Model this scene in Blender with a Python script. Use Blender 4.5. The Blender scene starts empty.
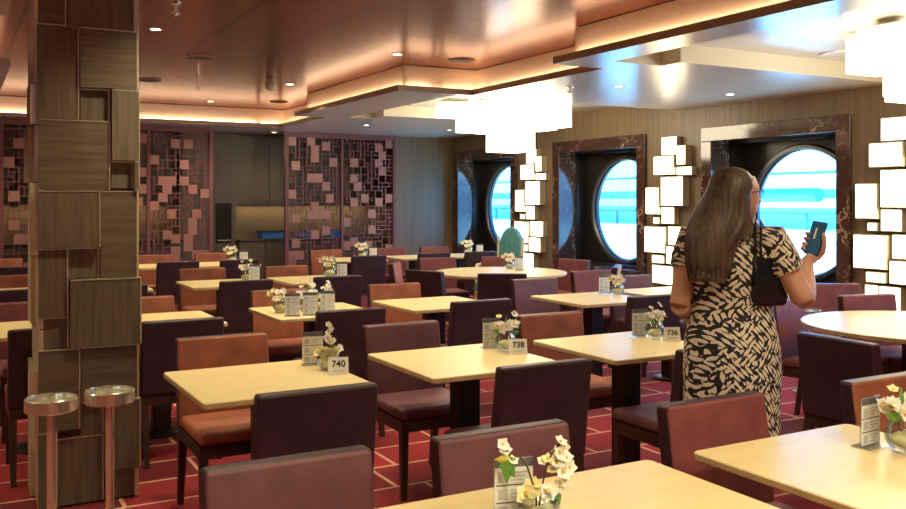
import bpy, bmesh, math, random
from mathutils import Vector, Matrix, Euler
R = math.radians
PI = math.pi
scene = bpy.context.scene
col = scene.collection
random.seed(7)

# ------------------------------------------------------------------ materials
def new_mat(name):
    m = bpy.data.materials.new(name); m.use_nodes = True
    nt = m.node_tree
    return m, nt, nt.nodes['Principled BSDF']

def mat(name, c, rough=.5, metal=0, noise=0, nscale=20, stretch=(1, 1, 1), bump=0, emit=None, es=0, spec=.5, sheen=0, c2=None):
    m, nt, b = new_mat(name)
    b.inputs['Base Color'].default_value = (*c, 1)
    b.inputs['Roughness'].default_value = rough
    b.inputs['Metallic'].default_value = metal
    b.inputs['Specular IOR Level'].default_value = spec
    if sheen:
        b.inputs['Sheen Weight'].default_value = sheen
        b.inputs['Sheen Roughness'].default_value = .4
        b.inputs['Sheen Tint'].default_value = (*[min(1, x * 2.2) for x in c], 1)
    if emit:
        b.inputs['Emission Color'].default_value = (*emit, 1)
        b.inputs['Emission Strength'].default_value = es
    if noise or bump:
        tc = nt.nodes.new('ShaderNodeTexCoord'); mp = nt.nodes.new('ShaderNodeMapping')
        mp.inputs['Scale'].default_value = stretch
        n = nt.nodes.new('ShaderNodeTexNoise'); n.inputs['Scale'].default_value = nscale
        n.inputs['Detail'].default_value = 5
        nt.links.new(tc.outputs['Object'], mp.inputs['Vector']); nt.links.new(mp.outputs['Vector'], n.inputs['Vector'])
        if noise:
            r = nt.nodes.new('ShaderNodeValToRGB')
            lo = c2 or tuple(x * (1 - noise) for x in c)
            hi = c if c2 else tuple(min(1, x * (1 + noise)) for x in c)
            r.color_ramp.elements[0].position = .32; r.color_ramp.elements[0].color = (*lo, 1)
            r.color_ramp.elements[1].position = .68; r.color_ramp.elements[1].color = (*hi, 1)
            nt.links.new(n.outputs['Fac'], r.inputs['Fac']); nt.links.new(r.outputs['Color'], b.inputs['Base Color'])
        if bump:
            bp = nt.nodes.new('ShaderNodeBump'); bp.inputs['Strength'].default_value = bump; bp.inputs['Distance'].default_value = .01
            nt.links.new(n.outputs['Fac'], bp.inputs['Height']); nt.links.new(bp.outputs['Normal'], b.inputs['Normal'])
    return m

def emis(name, c, s):
    m = bpy.data.materials.new(name); m.use_nodes = True
    nt = m.node_tree; nt.nodes.clear()
    o = nt.nodes.new('ShaderNodeOutputMaterial'); e = nt.nodes.new('ShaderNodeEmission')
    e.inputs['Color'].default_value = (*c, 1); e.inputs['Strength'].default_value = s
    nt.links.new(e.outputs[0], o.inputs[0])
    return m

def clear(name, tint, gloss=.08, rough=.03):
    m = bpy.data.materials.new(name); m.use_nodes = True
    nt = m.node_tree; nt.nodes.clear()
    o = nt.nodes.new('ShaderNodeOutputMaterial'); t = nt.nodes.new('ShaderNodeBsdfTransparent')
    g = nt.nodes.new('ShaderNodeBsdfGlossy'); mx = nt.nodes.new('ShaderNodeMixShader')
    t.inputs['Color'].default_value = (*tint, 1); g.inputs['Roughness'].default_value = rough
    lw = nt.nodes.new('ShaderNodeLayerWeight'); lw.inputs['Blend'].default_value = .25
    ad = nt.nodes.new('ShaderNodeMath'); ad.operation = 'MULTIPLY_ADD'
    ad.inputs[1].default_value = .5; ad.inputs[2].default_value = gloss
    nt.links.new(lw.outputs['Fresnel'], ad.inputs[0]); nt.links.new(ad.outputs[0], mx.inputs['Fac'])
    nt.links.new(t.outputs[0], mx.inputs[1]); nt.links.new(g.outputs[0], mx.inputs[2]); nt.links.new(mx.outputs[0], o.inputs[0])
    return m

def brick_mat(name, c1, c2, cm, w, h, mortar, offset=.5, rough=.5, metal=0, freq=2, squash=1, sqf=2, vnoise=0, nscale=40, extra=None):
    m, nt, b = new_mat(name)
    tc = nt.nodes.new('ShaderNodeTexCoord'); br = nt.nodes.new('ShaderNodeTexBrick')
    br.offset = offset; br.offset_frequency = freq; br.squash = squash; br.squash_frequency = sqf
    for k, v in (('Color1', c1), ('Color2', c2), ('Mortar', cm)): br.inputs[k].default_value = (*v, 1)
    br.inputs['Scale'].default_value = 1; br.inputs['Mortar Size'].default_value = mortar
    br.inputs['Mortar Smooth'].default_value = .1
    br.inputs['Brick Width'].default_value = w; br.inputs['Row Height'].default_value = h
    nt.links.new(tc.outputs['Object'], br.inputs['Vector'])
    out = br.outputs['Color']
    if vnoise:
        n = nt.nodes.new('ShaderNodeTexNoise'); n.inputs['Scale'].default_value = nscale; n.inputs['Detail'].default_value = 4
        nt.links.new(tc.outputs['Object'], n.inputs['Vector'])
        mx = nt.nodes.new('ShaderNodeMix'); mx.data_type = 'RGBA'; mx.blend_type = 'MULTIPLY'; mx.inputs['Factor'].default_value = 1
        rr = nt.nodes.new('ShaderNodeMapRange'); rr.inputs['To Min'].default_value = 1 - vnoise; rr.inputs['To Max'].default_value = 1 + vnoise
        nt.links.new(n.outputs['Fac'], rr.inputs['Value']); nt.links.new(out, mx.inputs['A']); nt.links.new(rr.outputs['Result'], mx.inputs['B'])
        out = mx.outputs['Result']
    nt.links.new(out, b.inputs['Base Color'])
    b.inputs['Roughness'].default_value = rough; b.inputs['Metallic'].default_value = metal
    return m

M = {}
M['rust'] = mat('terracotta velvet', (.33, .105, .05), .75, noise=.22, nscale=9, bump=.12, sheen=.25)
M['mauve'] = mat('mauve plum leather', (.145, .052, .062), .5, noise=.22, nscale=7, bump=.08)
M['maroon'] = mat('maroon velvet', (.19, .05, .048), .7, noise=.22, nscale=8, bump=.1, sheen=.2)
M['plum'] = mat('dark plum leather', (.042, .018, .026), .45, noise=.2, nscale=8, bump=.06)
M['dark_wood'] = mat('dark brown wood', (.045, .018, .012), .4, noise=.3, nscale=14, stretch=(1, 1, .15))
M['table'] = mat('pale maple laminate', (.80, .65, .33), .33, noise=.05, nscale=30, stretch=(.15, 1, 1), spec=.5)
M['table_edge'] = mat('tan maple edge', (.58, .43, .21), .4, noise=.1, nscale=20)
M['black'] = mat('black painted steel', (.012, .012, .014), .35)
M['chrome'] = mat('polished chrome', (.86, .84, .70), .16, .78)
M['gold'] = mat('champagne metal trim', (.68, .60, .42), .32, .6)
M['wood_v'] = mat('grey walnut upright grain', (.135, .104, .070), .45, noise=.28, nscale=9, stretch=(6, 6, .35))
M['wood_h'] = mat('grey walnut level grain', (.128, .096, .062), .45, noise=.28, nscale=9, stretch=(.35, .35, 6))
M['wallwood'] = mat('striped walnut wall veneer', (.22, .155, .09), .38, noise=.2, nscale=9, stretch=(4, 4, .06))
M['cabinet'] = mat('taupe cabinet veneer', (.115, .088, .06), .4, noise=.10, nscale=7, stretch=(3, 3, .15))
M['splash'] = mat('pale gold backsplash', (.20, .15, .085), .3, noise=.3, nscale=60)
M['counter'] = mat('dark stone counter', (.05, .045, .042), .25, noise=.3, nscale=50)
M['carpet'] = brick_mat('red carpet with pale lines', (.30, .009, .016), (.13, .006, .010), (.58, .32, .20), .74, .36, .011, offset=.37, rough=.9, squash=.6, sqf=3, vnoise=.35, nscale=60)
M['copper'] = brick_mat('copper ceiling panel', (.33, .095, .048), (.295, .083, .042), (.05, .015, .01), .68, .68, .010, offset=0, rough=.22, metal=.55)
M['soffit'] = mat('satin white ceiling', (.72, .69, .63), .24, metal=.12, noise=.03, nscale=6)
M['fascia'] = mat('taupe fascia', (.38, .27, .19), .5)
M['cove'] = mat('pink cream cove plaster', (.82, .60, .44), .7)
M['recess'] = mat('cream recess paint', (.72, .66, .50), .5)
M['led'] = emis('cove led', (1, .77, .50), 6.5)
M['chand'] = emis('lit chandelier acrylic', (1, .84, .58), 5.0)
M['sconce'] = emis('lit sconce panel', (1, .84, .56), 3.6)
M['down'] = emis('lit downlight', (1, .85, .62), 14)
M['plaster'] = mat('plain taupe wall', (.3, .22, .15), .6)
M['screen'] = mat('plum painted lattice metal', (.20, .07, .08), .4, metal=.1)
M['rosy'] = mat('rose copper lattice plate', (.40, .19, .165), .35, metal=.25)
M['dark'] = mat('dark recess panel', (.022, .018, .017), .3)
M['rim'] = mat('grey porthole rim', (.16, .15, .14), .3, metal=.6)
M['oven'] = mat('black oven glass', (.006, .006, .006), .15)
M['white'] = mat('white card', (.93, .92, .90), .5)
M['ink'] = mat('black ink', (.02, .02, .02), .6)
M['slate'] = mat('slate menu header', (.12, .13, .15), .5)
M['grey'] = mat('grey menu print', (.55, .57, .60), .6)
M['bluecard'] = mat('pale blue menu card', (.88, .91, .95), .4)
M['petal'] = mat('white petal', (.88, .87, .80), .6, noise=.04)
M['cream_petal'] = mat('cream yellow petal', (.86, .78, .42), .6, noise=.08)
M['leaf'] = mat('green leaf', (.12, .30, .05), .5, noise=.3)
M['yleaf'] = mat('yellow green leaf', (.60, .52, .08), .5, noise=.2)
M['twig'] = mat('brown twig', (.10, .045, .03), .7)
M['yolk'] = mat('yellow flower heart', (.75, .5, .06), .6)
M['glass'] = clear('clear vase glass', (.93, .96, .95), .08)
M['acrylic'] = clear('clear acrylic', (.92, .95, .97), .06)
M['pane'] = clear('tinted porthole glass', (.42, .80, 1.0), .05)
M['teal'] = mat('teal patterned fabric', (.02, .20, .20), .7, noise=.8, nscale=55, c2=(.16, .42, .40))
M['ivory'] = mat('ivory painted wood', (.70, .58, .40), .45)
M['skin'] = mat('skin', (.66, .37, .25), .5, noise=.06, nscale=12)
M['hair'] = mat('brown grey streaked hair', (.135, .092, .062), .5, noise=.5, nscale=26, stretch=(3, 3, .15), c2=(.042, .028, .02))
M['leather'] = mat('black bag leather', (.010, .011, .014), .18, bump=.1, nscale=80)
M['phone'] = mat('dark blue phone case', (.012, .03, .07), .3)
M['steel'] = mat('grey steel fitting', (.35, .32, .3), .3, metal=.9)
M['grille'] = mat('dark copper speaker grille', (.10, .045, .03), .55, metal=.3)
M['frost'] = mat('pale frosted dome', (.62, .55, .46), .3)
M['bluebox'] = mat('blue plastic box', (.03, .2, .62), .35)
M['hull'] = mat('white ship paint', (.86, .88, .9), .5)
M['hullblue'] = mat('pale teal ship paint', (.30, .62, .70), .5)
M['boom'] = mat('deep teal boom paint', (.03, .16, .26), .5)
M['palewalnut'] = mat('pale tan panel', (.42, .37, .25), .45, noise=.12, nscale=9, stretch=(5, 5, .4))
M['shoe'] = mat('black shoe', (.02, .018, .018), .4)

def marble():
    m, nt, b = new_mat('brown marble with pale veins')
    tc = nt.nodes.new('ShaderNodeTexCoord')
    n = nt.nodes.new('ShaderNodeTexNoise'); n.inputs['Scale'].default_value = 4; n.inputs['Detail'].default_value = 6; n.inputs['Distortion'].default_value = 1.2
    v = nt.nodes.new('ShaderNodeTexVoronoi'); v.feature = 'DISTANCE_TO_EDGE'; v.inputs['Scale'].default_value = 7
    mx = nt.nodes.new('ShaderNodeMix'); mx.data_type = 'VECTOR'; mx.inputs['Factor'].default_value = .32
    nt.links.new(tc.outputs['Object'], n.inputs['Vector']); nt.links.new(tc.outputs['Object'], mx.inputs['A']); nt.links.new(n.outputs['Color'], mx.inputs['B'])
    nt.links.new(mx.outputs['Result'], v.inputs['Vector'])
    r = nt.nodes.new('ShaderNodeValToRGB')
    e = r.color_ramp.elements
    e[0].position = 0; e[0].color = (.55, .42, .33, 1); e[1].position = .05; e[1].color = (.075, .036, .026, 1)
    x = e.new(.018); x.color = (.40, .28, .2, 1)
    n2 = nt.nodes.new('ShaderNodeTexNoise'); n2.inputs['Scale'].default_value = 3.3
    nt.links.new(tc.outputs['Object'], n2.inputs['Vector'])
    th = nt.nodes.new('ShaderNodeMapRange'); th.inputs['From Min'].default_value = .38; th.inputs['From Max'].default_value = .6
    th.inputs['To Min'].default_value = .05; th.inputs['To Max'].default_value = 0
    ad = nt.nodes.new('ShaderNodeMath'); ad.operation = 'ADD'
    nt.links.new(n2.outputs['Fac'], th.inputs['Value']); nt.links.new(v.outputs['Distance'], ad.inputs[0]); nt.links.new(th.outputs['Result'], ad.inputs[1])
    nt.links.new(ad.outputs[0], r.inputs['Fac']); nt.links.new(r.outputs['Color'], b.inputs['Base Color'])
    b.inputs['Roughness'].default_value = .1; b.inputs['Specular IOR Level'].default_value = 1
    return m
M['marble'] = marble()

def leaf_print():
    """black cloth printed with slanted cream leaves"""
    m, nt, b = new_mat('black dress cloth with cream leaf print')
    tc = nt.nodes.new('ShaderNodeTexCoord'); L = nt.links
    wob = nt.nodes.new('ShaderNodeTexNoise'); wob.inputs['Scale'].default_value = 9
    L.new(tc.outputs['Object'], wob.inputs['Vector'])
    outs = []
    def mth(op, a, b=None):
        n = nt.nodes.new('ShaderNodeMath'); n.operation = op
        for k, v in enumerate((a, b)):
            if v is None: continue
            if isinstance(v, (int, float)): n.inputs[k].default_value = v
            else: L.new(v, n.inputs[k])
        return n.outputs[0]
    for ang, off in ((40, 0), (-40, 3.7), (6, 7.3)):
        mp = nt.nodes.new('ShaderNodeMapping'); mp.inputs['Rotation'].default_value = (0, R(ang), 0); mp.inputs['Location'].default_value = (off, off, off)
        L.new(tc.outputs['Object'], mp.inputs['Vector'])
        sx = nt.nodes.new('ShaderNodeSeparateXYZ'); L.new(mp.outputs['Vector'], sx.inputs[0])
        cx = nt.nodes.new('ShaderNodeCombineXYZ'); L.new(mth('MULTIPLY', mth('ADD', sx.outputs['X'], mth('MULTIPLY', sx.outputs['Y'], .5)), 56), cx.inputs['X']); L.new(mth('MULTIPLY', sx.outputs['Z'], 21), cx.inputs['Y'])
        v = nt.nodes.new('ShaderNodeTexVoronoi'); v.voronoi_dimensions = '2D'; v.inputs['Scale'].default_value = 1; v.inputs['Randomness'].default_value = .45
        L.new(cx.outputs[0], v.inputs['Vector'])
        sb = nt.nodes.new('ShaderNodeVectorMath'); sb.operation = 'SUBTRACT'; L.new(cx.outputs[0], sb.inputs[0]); L.new(v.outputs['Position'], sb.inputs[1])
        sl = nt.nodes.new('ShaderNodeSeparateXYZ'); L.new(sb.outputs[0], sl.inputs[0])
        q = mth('MULTIPLY', sl.outputs['Y'], sl.outputs['Y'])
        width = mth('SUBTRACT', .36, mth('MULTIPLY', q, 1.4))
        outs.append(type('o', (), {'outputs': [mth('LESS_THAN', mth('ABSOLUTE', sl.outputs['X']), width)]})().outputs[0])
    sel = nt.nodes.new('ShaderNodeTexNoise'); sel.inputs['Scale'].default_value = 13; sel.inputs['Detail'].default_value = 1
    L.new(tc.outputs['Object'], sel.inputs['Vector'])
    gt = nt.nodes.new('ShaderNodeMath'); gt.operation = 'GREATER_THAN'; gt.inputs[1].default_value = .5; L.new(sel.outputs['Fac'], gt.inputs[0])
    gt2 = nt.nodes.new('ShaderNodeMath'); gt2.operation = 'GREATER_THAN'; gt2.inputs[1].default_value = .64; L.new(sel.outputs['Fac'], gt2.inputs[0])
    m1 = nt.nodes.new('ShaderNodeMix'); m1.data_type = 'FLOAT'
    L.new(gt.outputs[0], m1.inputs['Factor']); L.new(outs[0], m1.inputs['A']); L.new(outs[1], m1.inputs['B'])
    m2 = nt.nodes.new('ShaderNodeMix'); m2.data_type = 'FLOAT'
    L.new(gt2.outputs[0], m2.inputs['Factor']); L.new(m1.outputs['Result'], m2.inputs['A']); L.new(outs[2], m2.inputs['B'])
    c = nt.nodes.new('ShaderNodeMix'); c.data_type = 'RGBA'
    c.inputs['A'].default_value = (.012, .012, .018, 1); c.inputs['B'].default_value = (.82, .73, .58, 1)
    L.new(m2.outputs['Result'], c.inputs['Factor']); L.new(c.outputs['Result'], b.inputs['Base Color'])
    b.inputs['Roughness'].default_value = .7
    return m
M['dress'] = leaf_print()

# ------------------------------------------------------------------ mesh helpers
def to_obj(name, bm, m, parent=None, loc=(0, 0, 0), rot=(0, 0, 0), smooth=False, bevel=0, seg=2):
    bmesh.ops.recalc_face_normals(bm, faces=bm.faces)
    me = bpy.data.meshes.new(name); bm.to_mesh(me); bm.free()
    for x in (m if isinstance(m, (list, tuple)) else [m]): me.materials.append(x)
    o = bpy.data.objects.new(name, me); col.objects.link(o)
    o.location = loc; o.rotation_euler = rot
    if smooth:
        for p in me.polygons: p.use_smooth = True
        me.set_sharp_from_angle(angle=R(40))
    if parent: o.parent = parent
    if bevel:
        md = o.modifiers.new('bevel', 'BEVEL'); md.width = bevel; md.segments = seg; md.limit_method = 'ANGLE'
        for p in me.polygons: p.use_smooth = True
        md.harden_normals = True
    return o

def box(bm, x0, x1, y0, y1, z0, z1, mi=0, taper=1):
    cx, cy = (x0 + x1) / 2, (y0 + y1) / 2
    v = [bm.verts.new((cx + (x - cx) * t, cy + (y - cy) * t, z)) for z, t in ((z0, taper), (z1, 1)) for x, y in ((x0, y0), (x1, y0), (x1, y1), (x0, y1))]
    fs = [(3, 2, 1, 0), (4, 5, 6, 7), (0, 1, 5, 4), (1, 2, 6, 5), (2, 3, 7, 6), (3, 0, 4, 7)]
    out = []
    for f in fs:
        q = bm.faces.new([v[i] for i in f]); q.material_index = mi; out.append(q)
    return out   # bottom, top, front(y0), right(x1), back(y1), left(x0)

def quad(bm, pts, mi=0):
    f = bm.faces.new([bm.verts.new(p) for p in pts]); f.material_index = mi; return f

def lathe(bm, prof, n=32, c=(0, 0), mi=0, cap=True):
    rings = []
    for r, z in prof:
        rings.append([bm.verts.new((c[0] + r * math.cos(2 * PI * k / n), c[1] + r * math.sin(2 * PI * k / n), z)) for k in range(n)])
    for i in range(len(rings) - 1):
        for k in range(n):
            f = bm.faces.new((rings[i][k], rings[i][(k + 1) % n], rings[i + 1][(k + 1) % n], rings[i + 1][k])); f.material_index = mi
    if cap:
        f = bm.faces.new(rings[0][::-1]); f.material_index = mi
        f = bm.faces.new(rings[-1]); f.material_index = mi
    return rings

def tube(bm, pts, rad, n=10, mi=0, flat=1):
    """tapering tube through points"""
    pts = [Vector(p) for p in pts]
    rings = []
    up = None
    for i, p in enumerate(pts):
        d = (pts[min(i + 1, len(pts) - 1)] - pts[max(i - 1, 0)]).normalized()
        if up is None:
            up = Vector((0, 0, 1)) if abs(d.z) < .9 else Vector((0, 1, 0))
        s = d.cross(up).normalized(); up = s.cross(d).normalized()
        r = rad[i] if isinstance(rad, (list, tuple)) else rad
        rings.append([bm.verts.new(p + s * r * math.cos(2 * PI * k / n) + up * r * flat * math.sin(2 * PI * k / n)) for k in range(n)])
    for i in range(len(rings) - 1):
        for k in range(n):
            f = bm.faces.new((rings[i][k], rings[i][(k + 1) % n], rings[i + 1][(k + 1) % n], rings[i + 1][k])); f.material_index = mi
    bm.faces.new(rings[0][::-1]).material_index = mi; bm.faces.new(rings[-1]).material_index = mi

def ball(bm, c, r, u=12, v=8, sc=(1, 1, 1), rot=None, mi=0):
    mtx = Matrix.Translation(c) @ (rot.to_matrix().to_4x4() if rot else Matrix.Identity(4)) @ Matrix.Diagonal((sc[0], sc[1], sc[2], 1))
    g = bmesh.ops.create_uvsphere(bm, u_segments=u, v_segments=v, radius=r, matrix=mtx)
    for vv in g['verts']:
        for f in vv.link_faces: f.material_index = mi; f.smooth = True

def empty(name, loc, rz=0):
    o = bpy.data.objects.new(name, None); col.objects.link(o)
    o.location = loc; o.rotation_euler = (0, 0, rz); o.empty_display_size = .1
    return o

def tag(o, label, cat, group=None, kind=None):
    if label: o['label'] = label
    if cat: o['category'] = cat
    if group: o['group'] = group
    if kind: o['kind'] = kind
    return o

def structure(o):
    o['kind'] = 'structure'; return o

def copy_tree(o, parent=None):
    c = o.copy(); col.objects.link(c); c.parent = parent
    for ch in list(o.children): copy_tree(ch, c)
    return c

def text_mesh(s, size, m, parent, name, loc, rot):
    cu = bpy.data.curves.new('lettering', 'FONT'); cu.body = s; cu.size = size; cu.align_x = 'CENTER'; cu.align_y = 'CENTER'
    cu.extrude = .0004; cu.offset = size * .022
    t = bpy.data.objects.new('lettering', cu); col.objects.link(t)
    dg = bpy.context.evaluated_depsgraph_get(); dg.update()
    me = bpy.data.meshes.new_from_object(t.evaluated_get(dg))
    bpy.data.objects.remove(t); bpy.data.curves.remove(cu)
    me.materials.clear(); me.materials.append(m)
    o = bpy.data.objects.new(name, me); col.objects.link(o); o.location = loc; o.rotation_euler = rot; o.parent = parent
    return o

# ------------------------------------------------------------------ the room (x along the lattice wall, y towards it)
XL, XR, YF, YB, ZH, ZS = -3.0, 7.3, -3.0, 14.2, 2.82, 2.55
bm = bmesh.new(); quad(bm, [(XL, YF, 0), (XR + .1, YF, 0), (XR + .1, YB, 0), (XL, YB, 0)])
structure(to_obj('floor', bm, M['carpet']))
bm = bmesh.new(); box(bm, XL - .1, XL, YF, YB, 0, 2.9); structure(to_obj('wall_left', bm, M['plaster']))
bm = bmesh.new(); box(bm, XL, XR, YF - .1, YF, 0, 2.9); structure(to_obj('wall_front', bm, M['plaster']))
bm = bmesh.new(); box(bm, XL, 6.3, YB, YB + .1, 0, 2.9); structure(to_obj('wall_back', bm, M['cabinet']))
bm = bmesh.new(); box(bm, 6.22, XR + .1, 13.2, 14.3, 0, 2.9); structure(to_obj('wall_back_corner', bm, M['wallwood']))
# window wall pierced by the porthole recesses
WC = [12.15, 9.31, 6.47, 3.63]
HW, Z0, Z1 = .86, .60, 2.22
bm = bmesh.new()
ys = [13.2] + [y for c in WC for y in (c + HW, c - HW)] + [YF]
for i in range(0, len(ys), 2): box(bm, XR, XR + .1, ys[i + 1], ys[i], 0, 2.9)
for c in WC:
    box(bm, XR, XR + .1, c - HW, c + HW, 0, Z0); box(bm, XR, XR + .1, c - HW, c + HW, Z1, 2.9)
structure(to_obj('wall_right', bm, M['wallwood']))
bm = bmesh.new(); box(bm, 7.27, 7.3, YF, 13.2, 0, .1); structure(to_obj('baseboard_right', bm, M['dark_wood']))

# ceiling: copper field, stepped satin soffit with lit cove, recesses over the chandeliers
OPEN = [(.26, 3.97, -3.2, 5.6), (-.2, 4.45, 5.6, 7.65), (.38, 3.65, 7.65, 10.6), (0, 4.05, 10.6, 12.4)]
EXP = [(a - .12, b + .12, c - .12, d + .12) for a, b, c, d in OPEN]
REC = [(4.3, 7.3, 7.8, 10.05), (4.3, 4.6, 10.05, 10.43), (4.29, 7.3, 1.5, 5.06), (4.29, 4.75, 5.06, 5.27)]
def inside(rects, x, y): return any(a < x < b and c < y < d for a, b, c, d in rects)
def cells(*sets):
    xs = sorted({XL, XR} | {min(max(v, XL), XR) for s in sets for r in s for v in r[:2]})
    yy = sorted({YF, YB} | {min(max(v, YF), YB) for s in sets for r in s for v in r[2:]})
    for i in range(len(xs) - 1):
        for j in range(len(yy) - 1):
            if xs[i + 1] - xs[i] > 1e-6 and yy[j + 1] - yy[j] > 1e-6: yield xs[i], xs[i + 1], yy[j], yy[j + 1]
def outline(rects):
    cs = list(cells(rects)); out = []
    e = 1e-3
    for a, b, c, d in cs:
        if not inside(rects, (a + b) / 2, (c + d) / 2): continue
        for p, q, (nx, ny) in (((a, c), (b, c), ((a + b) / 2, c - e)), ((a, d), (b, d), ((a + b) / 2, d + e)), ((a, c), (a, d), (a - e, (c + d) / 2)), ((b, c), (b, d), (b + e, (c + d) / 2))):
            if not inside(rects, nx, ny): out.append((p, q, (nx, ny)))
    return out
ceil = structure(empty('ceiling', (0, 0, 0)))
bm = bmesh.new(); quad(bm, [(XL, YF, ZH), (XR, YF, ZH), (XR, YB, ZH), (XL, YB, ZH)])
to_obj('copper_panel', bm, M['copper'], ceil, loc=(.42, .2, 0))
bm = bmesh.new()
for a, b, c, d in cells(OPEN, REC):
    x, y = (a + b) / 2, (c + d) / 2
    if inside(OPEN, x, y) or inside(REC, x, y): continue
    quad(bm, [(a, c, ZS), (b, c, ZS), (b, d, ZS), (a, d, ZS)])
bmesh.ops.remove_doubles(bm, verts=bm.verts, dist=1e-4)
to_obj('soffit', bm, M['soffit'], ceil)
bm = bmesh.new()
for p, q, n in outline(OPEN): quad(bm, [(*p, ZS), (*q, ZS), (*q, ZS + .055), (*p, ZS + .055)])
to_obj('fascia', bm, M['fascia'], ceil)
bm = bmesh.new()
for a, b, c, d in cells(OPEN, EXP):
    x, y = (a + b) / 2, (c + d) / 2
    if inside(EXP, x, y) and not inside(OPEN, x, y): quad(bm, [(a, c, ZS + .055), (b, c, ZS + .055), (b, d, ZS + .055), (a, d, ZS + .055)])
for p, q, n in outline(EXP): quad(bm, [(*p, ZS + .055), (*q, ZS + .055), (*q, ZH - .006), (*p, ZH - .006)])
to_obj('cove_face', bm, M['cove'], ceil)
bm = bmesh.new()
for p, q, n in outline(EXP):
    if p[1] < -2.9 and q[1] < -2.9: continue
    mx_, my_ = (p[0] + q[0]) / 2, (p[1] + q[1]) / 2
    dx, dy = (mx_ - n[0]) * 1000, (my_ - n[1]) * 1000     # towards the opening
    x0, x1 = sorted((p[0], q[0])); y0, y1 = sorted((p[1], q[1]))
    if abs(dx) > .5: xs_ = sorted((p[0] + dx * .015, p[0] + dx * .04)); box(bm, xs_[0], xs_[1], y0 + .03, y1 - .03, ZS + .056, ZS + .066)
    else: ys_ = sorted((p[1] + dy * .015, p[1] + dy * .04)); box(bm, x0 + .03, x1 - .03, ys_[0], ys_[1], ZS + .056, ZS + .066)
to_obj('light_strip', bm, M['led'], ceil)
bm = bmesh.new()
for a, b, c, d in REC: quad(bm, [(a, c, ZS + .14), (b, c, ZS + .14), (b, d, ZS + .14), (a, d, ZS + .14)])
to_obj('recess_ceiling', bm, M['soffit'], ceil)
bm = bmesh.new()
for p, q, n in outline(REC):
    if p[0] > 7.29 and q[0] > 7.29: continue
    quad(bm, [(*p, ZS), (*q, ZS), (*q, ZS + .14), (*p, ZS + .14)])
to_obj('recess_face', bm, M['recess'], ceil)

# ------------------------------------------------------------------ portholes
def frame_ring(bm, x0, x1, hw, z0, z1, t):
    box(bm, x0, x1, -hw, hw, z1 - t, z1); box(bm, x0, x1, -hw, hw, z0, z0 + t)
    box(bm, x0, x1, -hw, -hw + t, z0 + t, z1 - t); box(bm, x0, x1, hw - t, hw, z0 + t, z1 - t)
def disc_panel(bm, x0, x1, hw, z0, z1, cz, r, cy=0, n=72):
    def rim(k):
        t = 2 * PI * k / n; c, s = math.cos(t), math.sin(t)
        k1 = ((hw - cy) if c > 0 else (hw + cy)) / abs(c) if abs(c) > 1e-6 else 1e9
        k2 = ((z1 - cz) if s > 0 else (cz - z0)) / abs(s) if abs(s) > 1e-6 else 1e9
        kk = min(k1, k2); return (cy + kk * c, cz + kk * s), (cy + r * c, cz + r * s)
    V = [[], [], [], []]
    for k in range(n):
        o, i = rim(k)
        V[0].append(bm.verts.new((x0, *o))); V[1].append(bm.verts.new((x0, *i))); V[2].append(bm.verts.new((x1, *i))); V[3].append(bm.verts.new((x1, *o)))
    for k in range(n):
        j = (k + 1) % n
        for A, B in ((0, 1), (1, 2), (2, 3)): bm.faces.new((V[A][k], V[A][j], V[B][j], V[B][k]))
CZ, GR, CY = 1.39, .655, -.07
def make_window():
    w = structure(empty('window_1', (XR, 0, 0)))
    bm = bmesh.new(); frame_ring(bm, -.035, .0, .955, .50, 2.32, .155); to_obj('marble_frame', bm, M['marble'], w, bevel=.006)
    bm = bmesh.new(); frame_ring(bm, 0, .26, .86, .60, 2.22, .05); to_obj('marble_reveal', bm, M['marble'], w)
    bm = bmesh.new(); frame_ring(bm, .26, .42, .84, .62, 2.20, .055); to_obj('inner_lining', bm, M['dark'], w)
    bm = bmesh.new(); disc_panel(bm, .42, .50, .84, .62, 2.20, CZ, GR + .01, CY); to_obj('porthole_panel', bm, M['dark'], w)
    bm = bmesh.new(); lathe(bm, [(GR - .01, .02), (GR + .06, .02), (GR + .06, -.02), (GR + .045, -.035), (GR + .01, -.035), (GR - .01, -.01)], 72, cap=False)
    n = len(bm.verts)
    r = to_obj('porthole_rim', bm, M['rim'], w, loc=(.42, CY, CZ), rot=(0, PI / 2, 0), smooth=True)
    bm = bmesh.new()
    c = [bm.verts.new((.45, CY + (GR + .01) * math.cos(2 * PI * k / 64), CZ + (GR + .01) * math.sin(2 * PI * k / 64))) for k in range(64)]
    bm.faces.new(c); to_obj('glass', bm, M['pane'], w)
    return w
win = make_window()
for i, c in enumerate(WC):
    w = win if i == 0 else copy_tree(win)
    w.name = f'window_{i + 1}'; w.location = (XR, c, 0)

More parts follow.
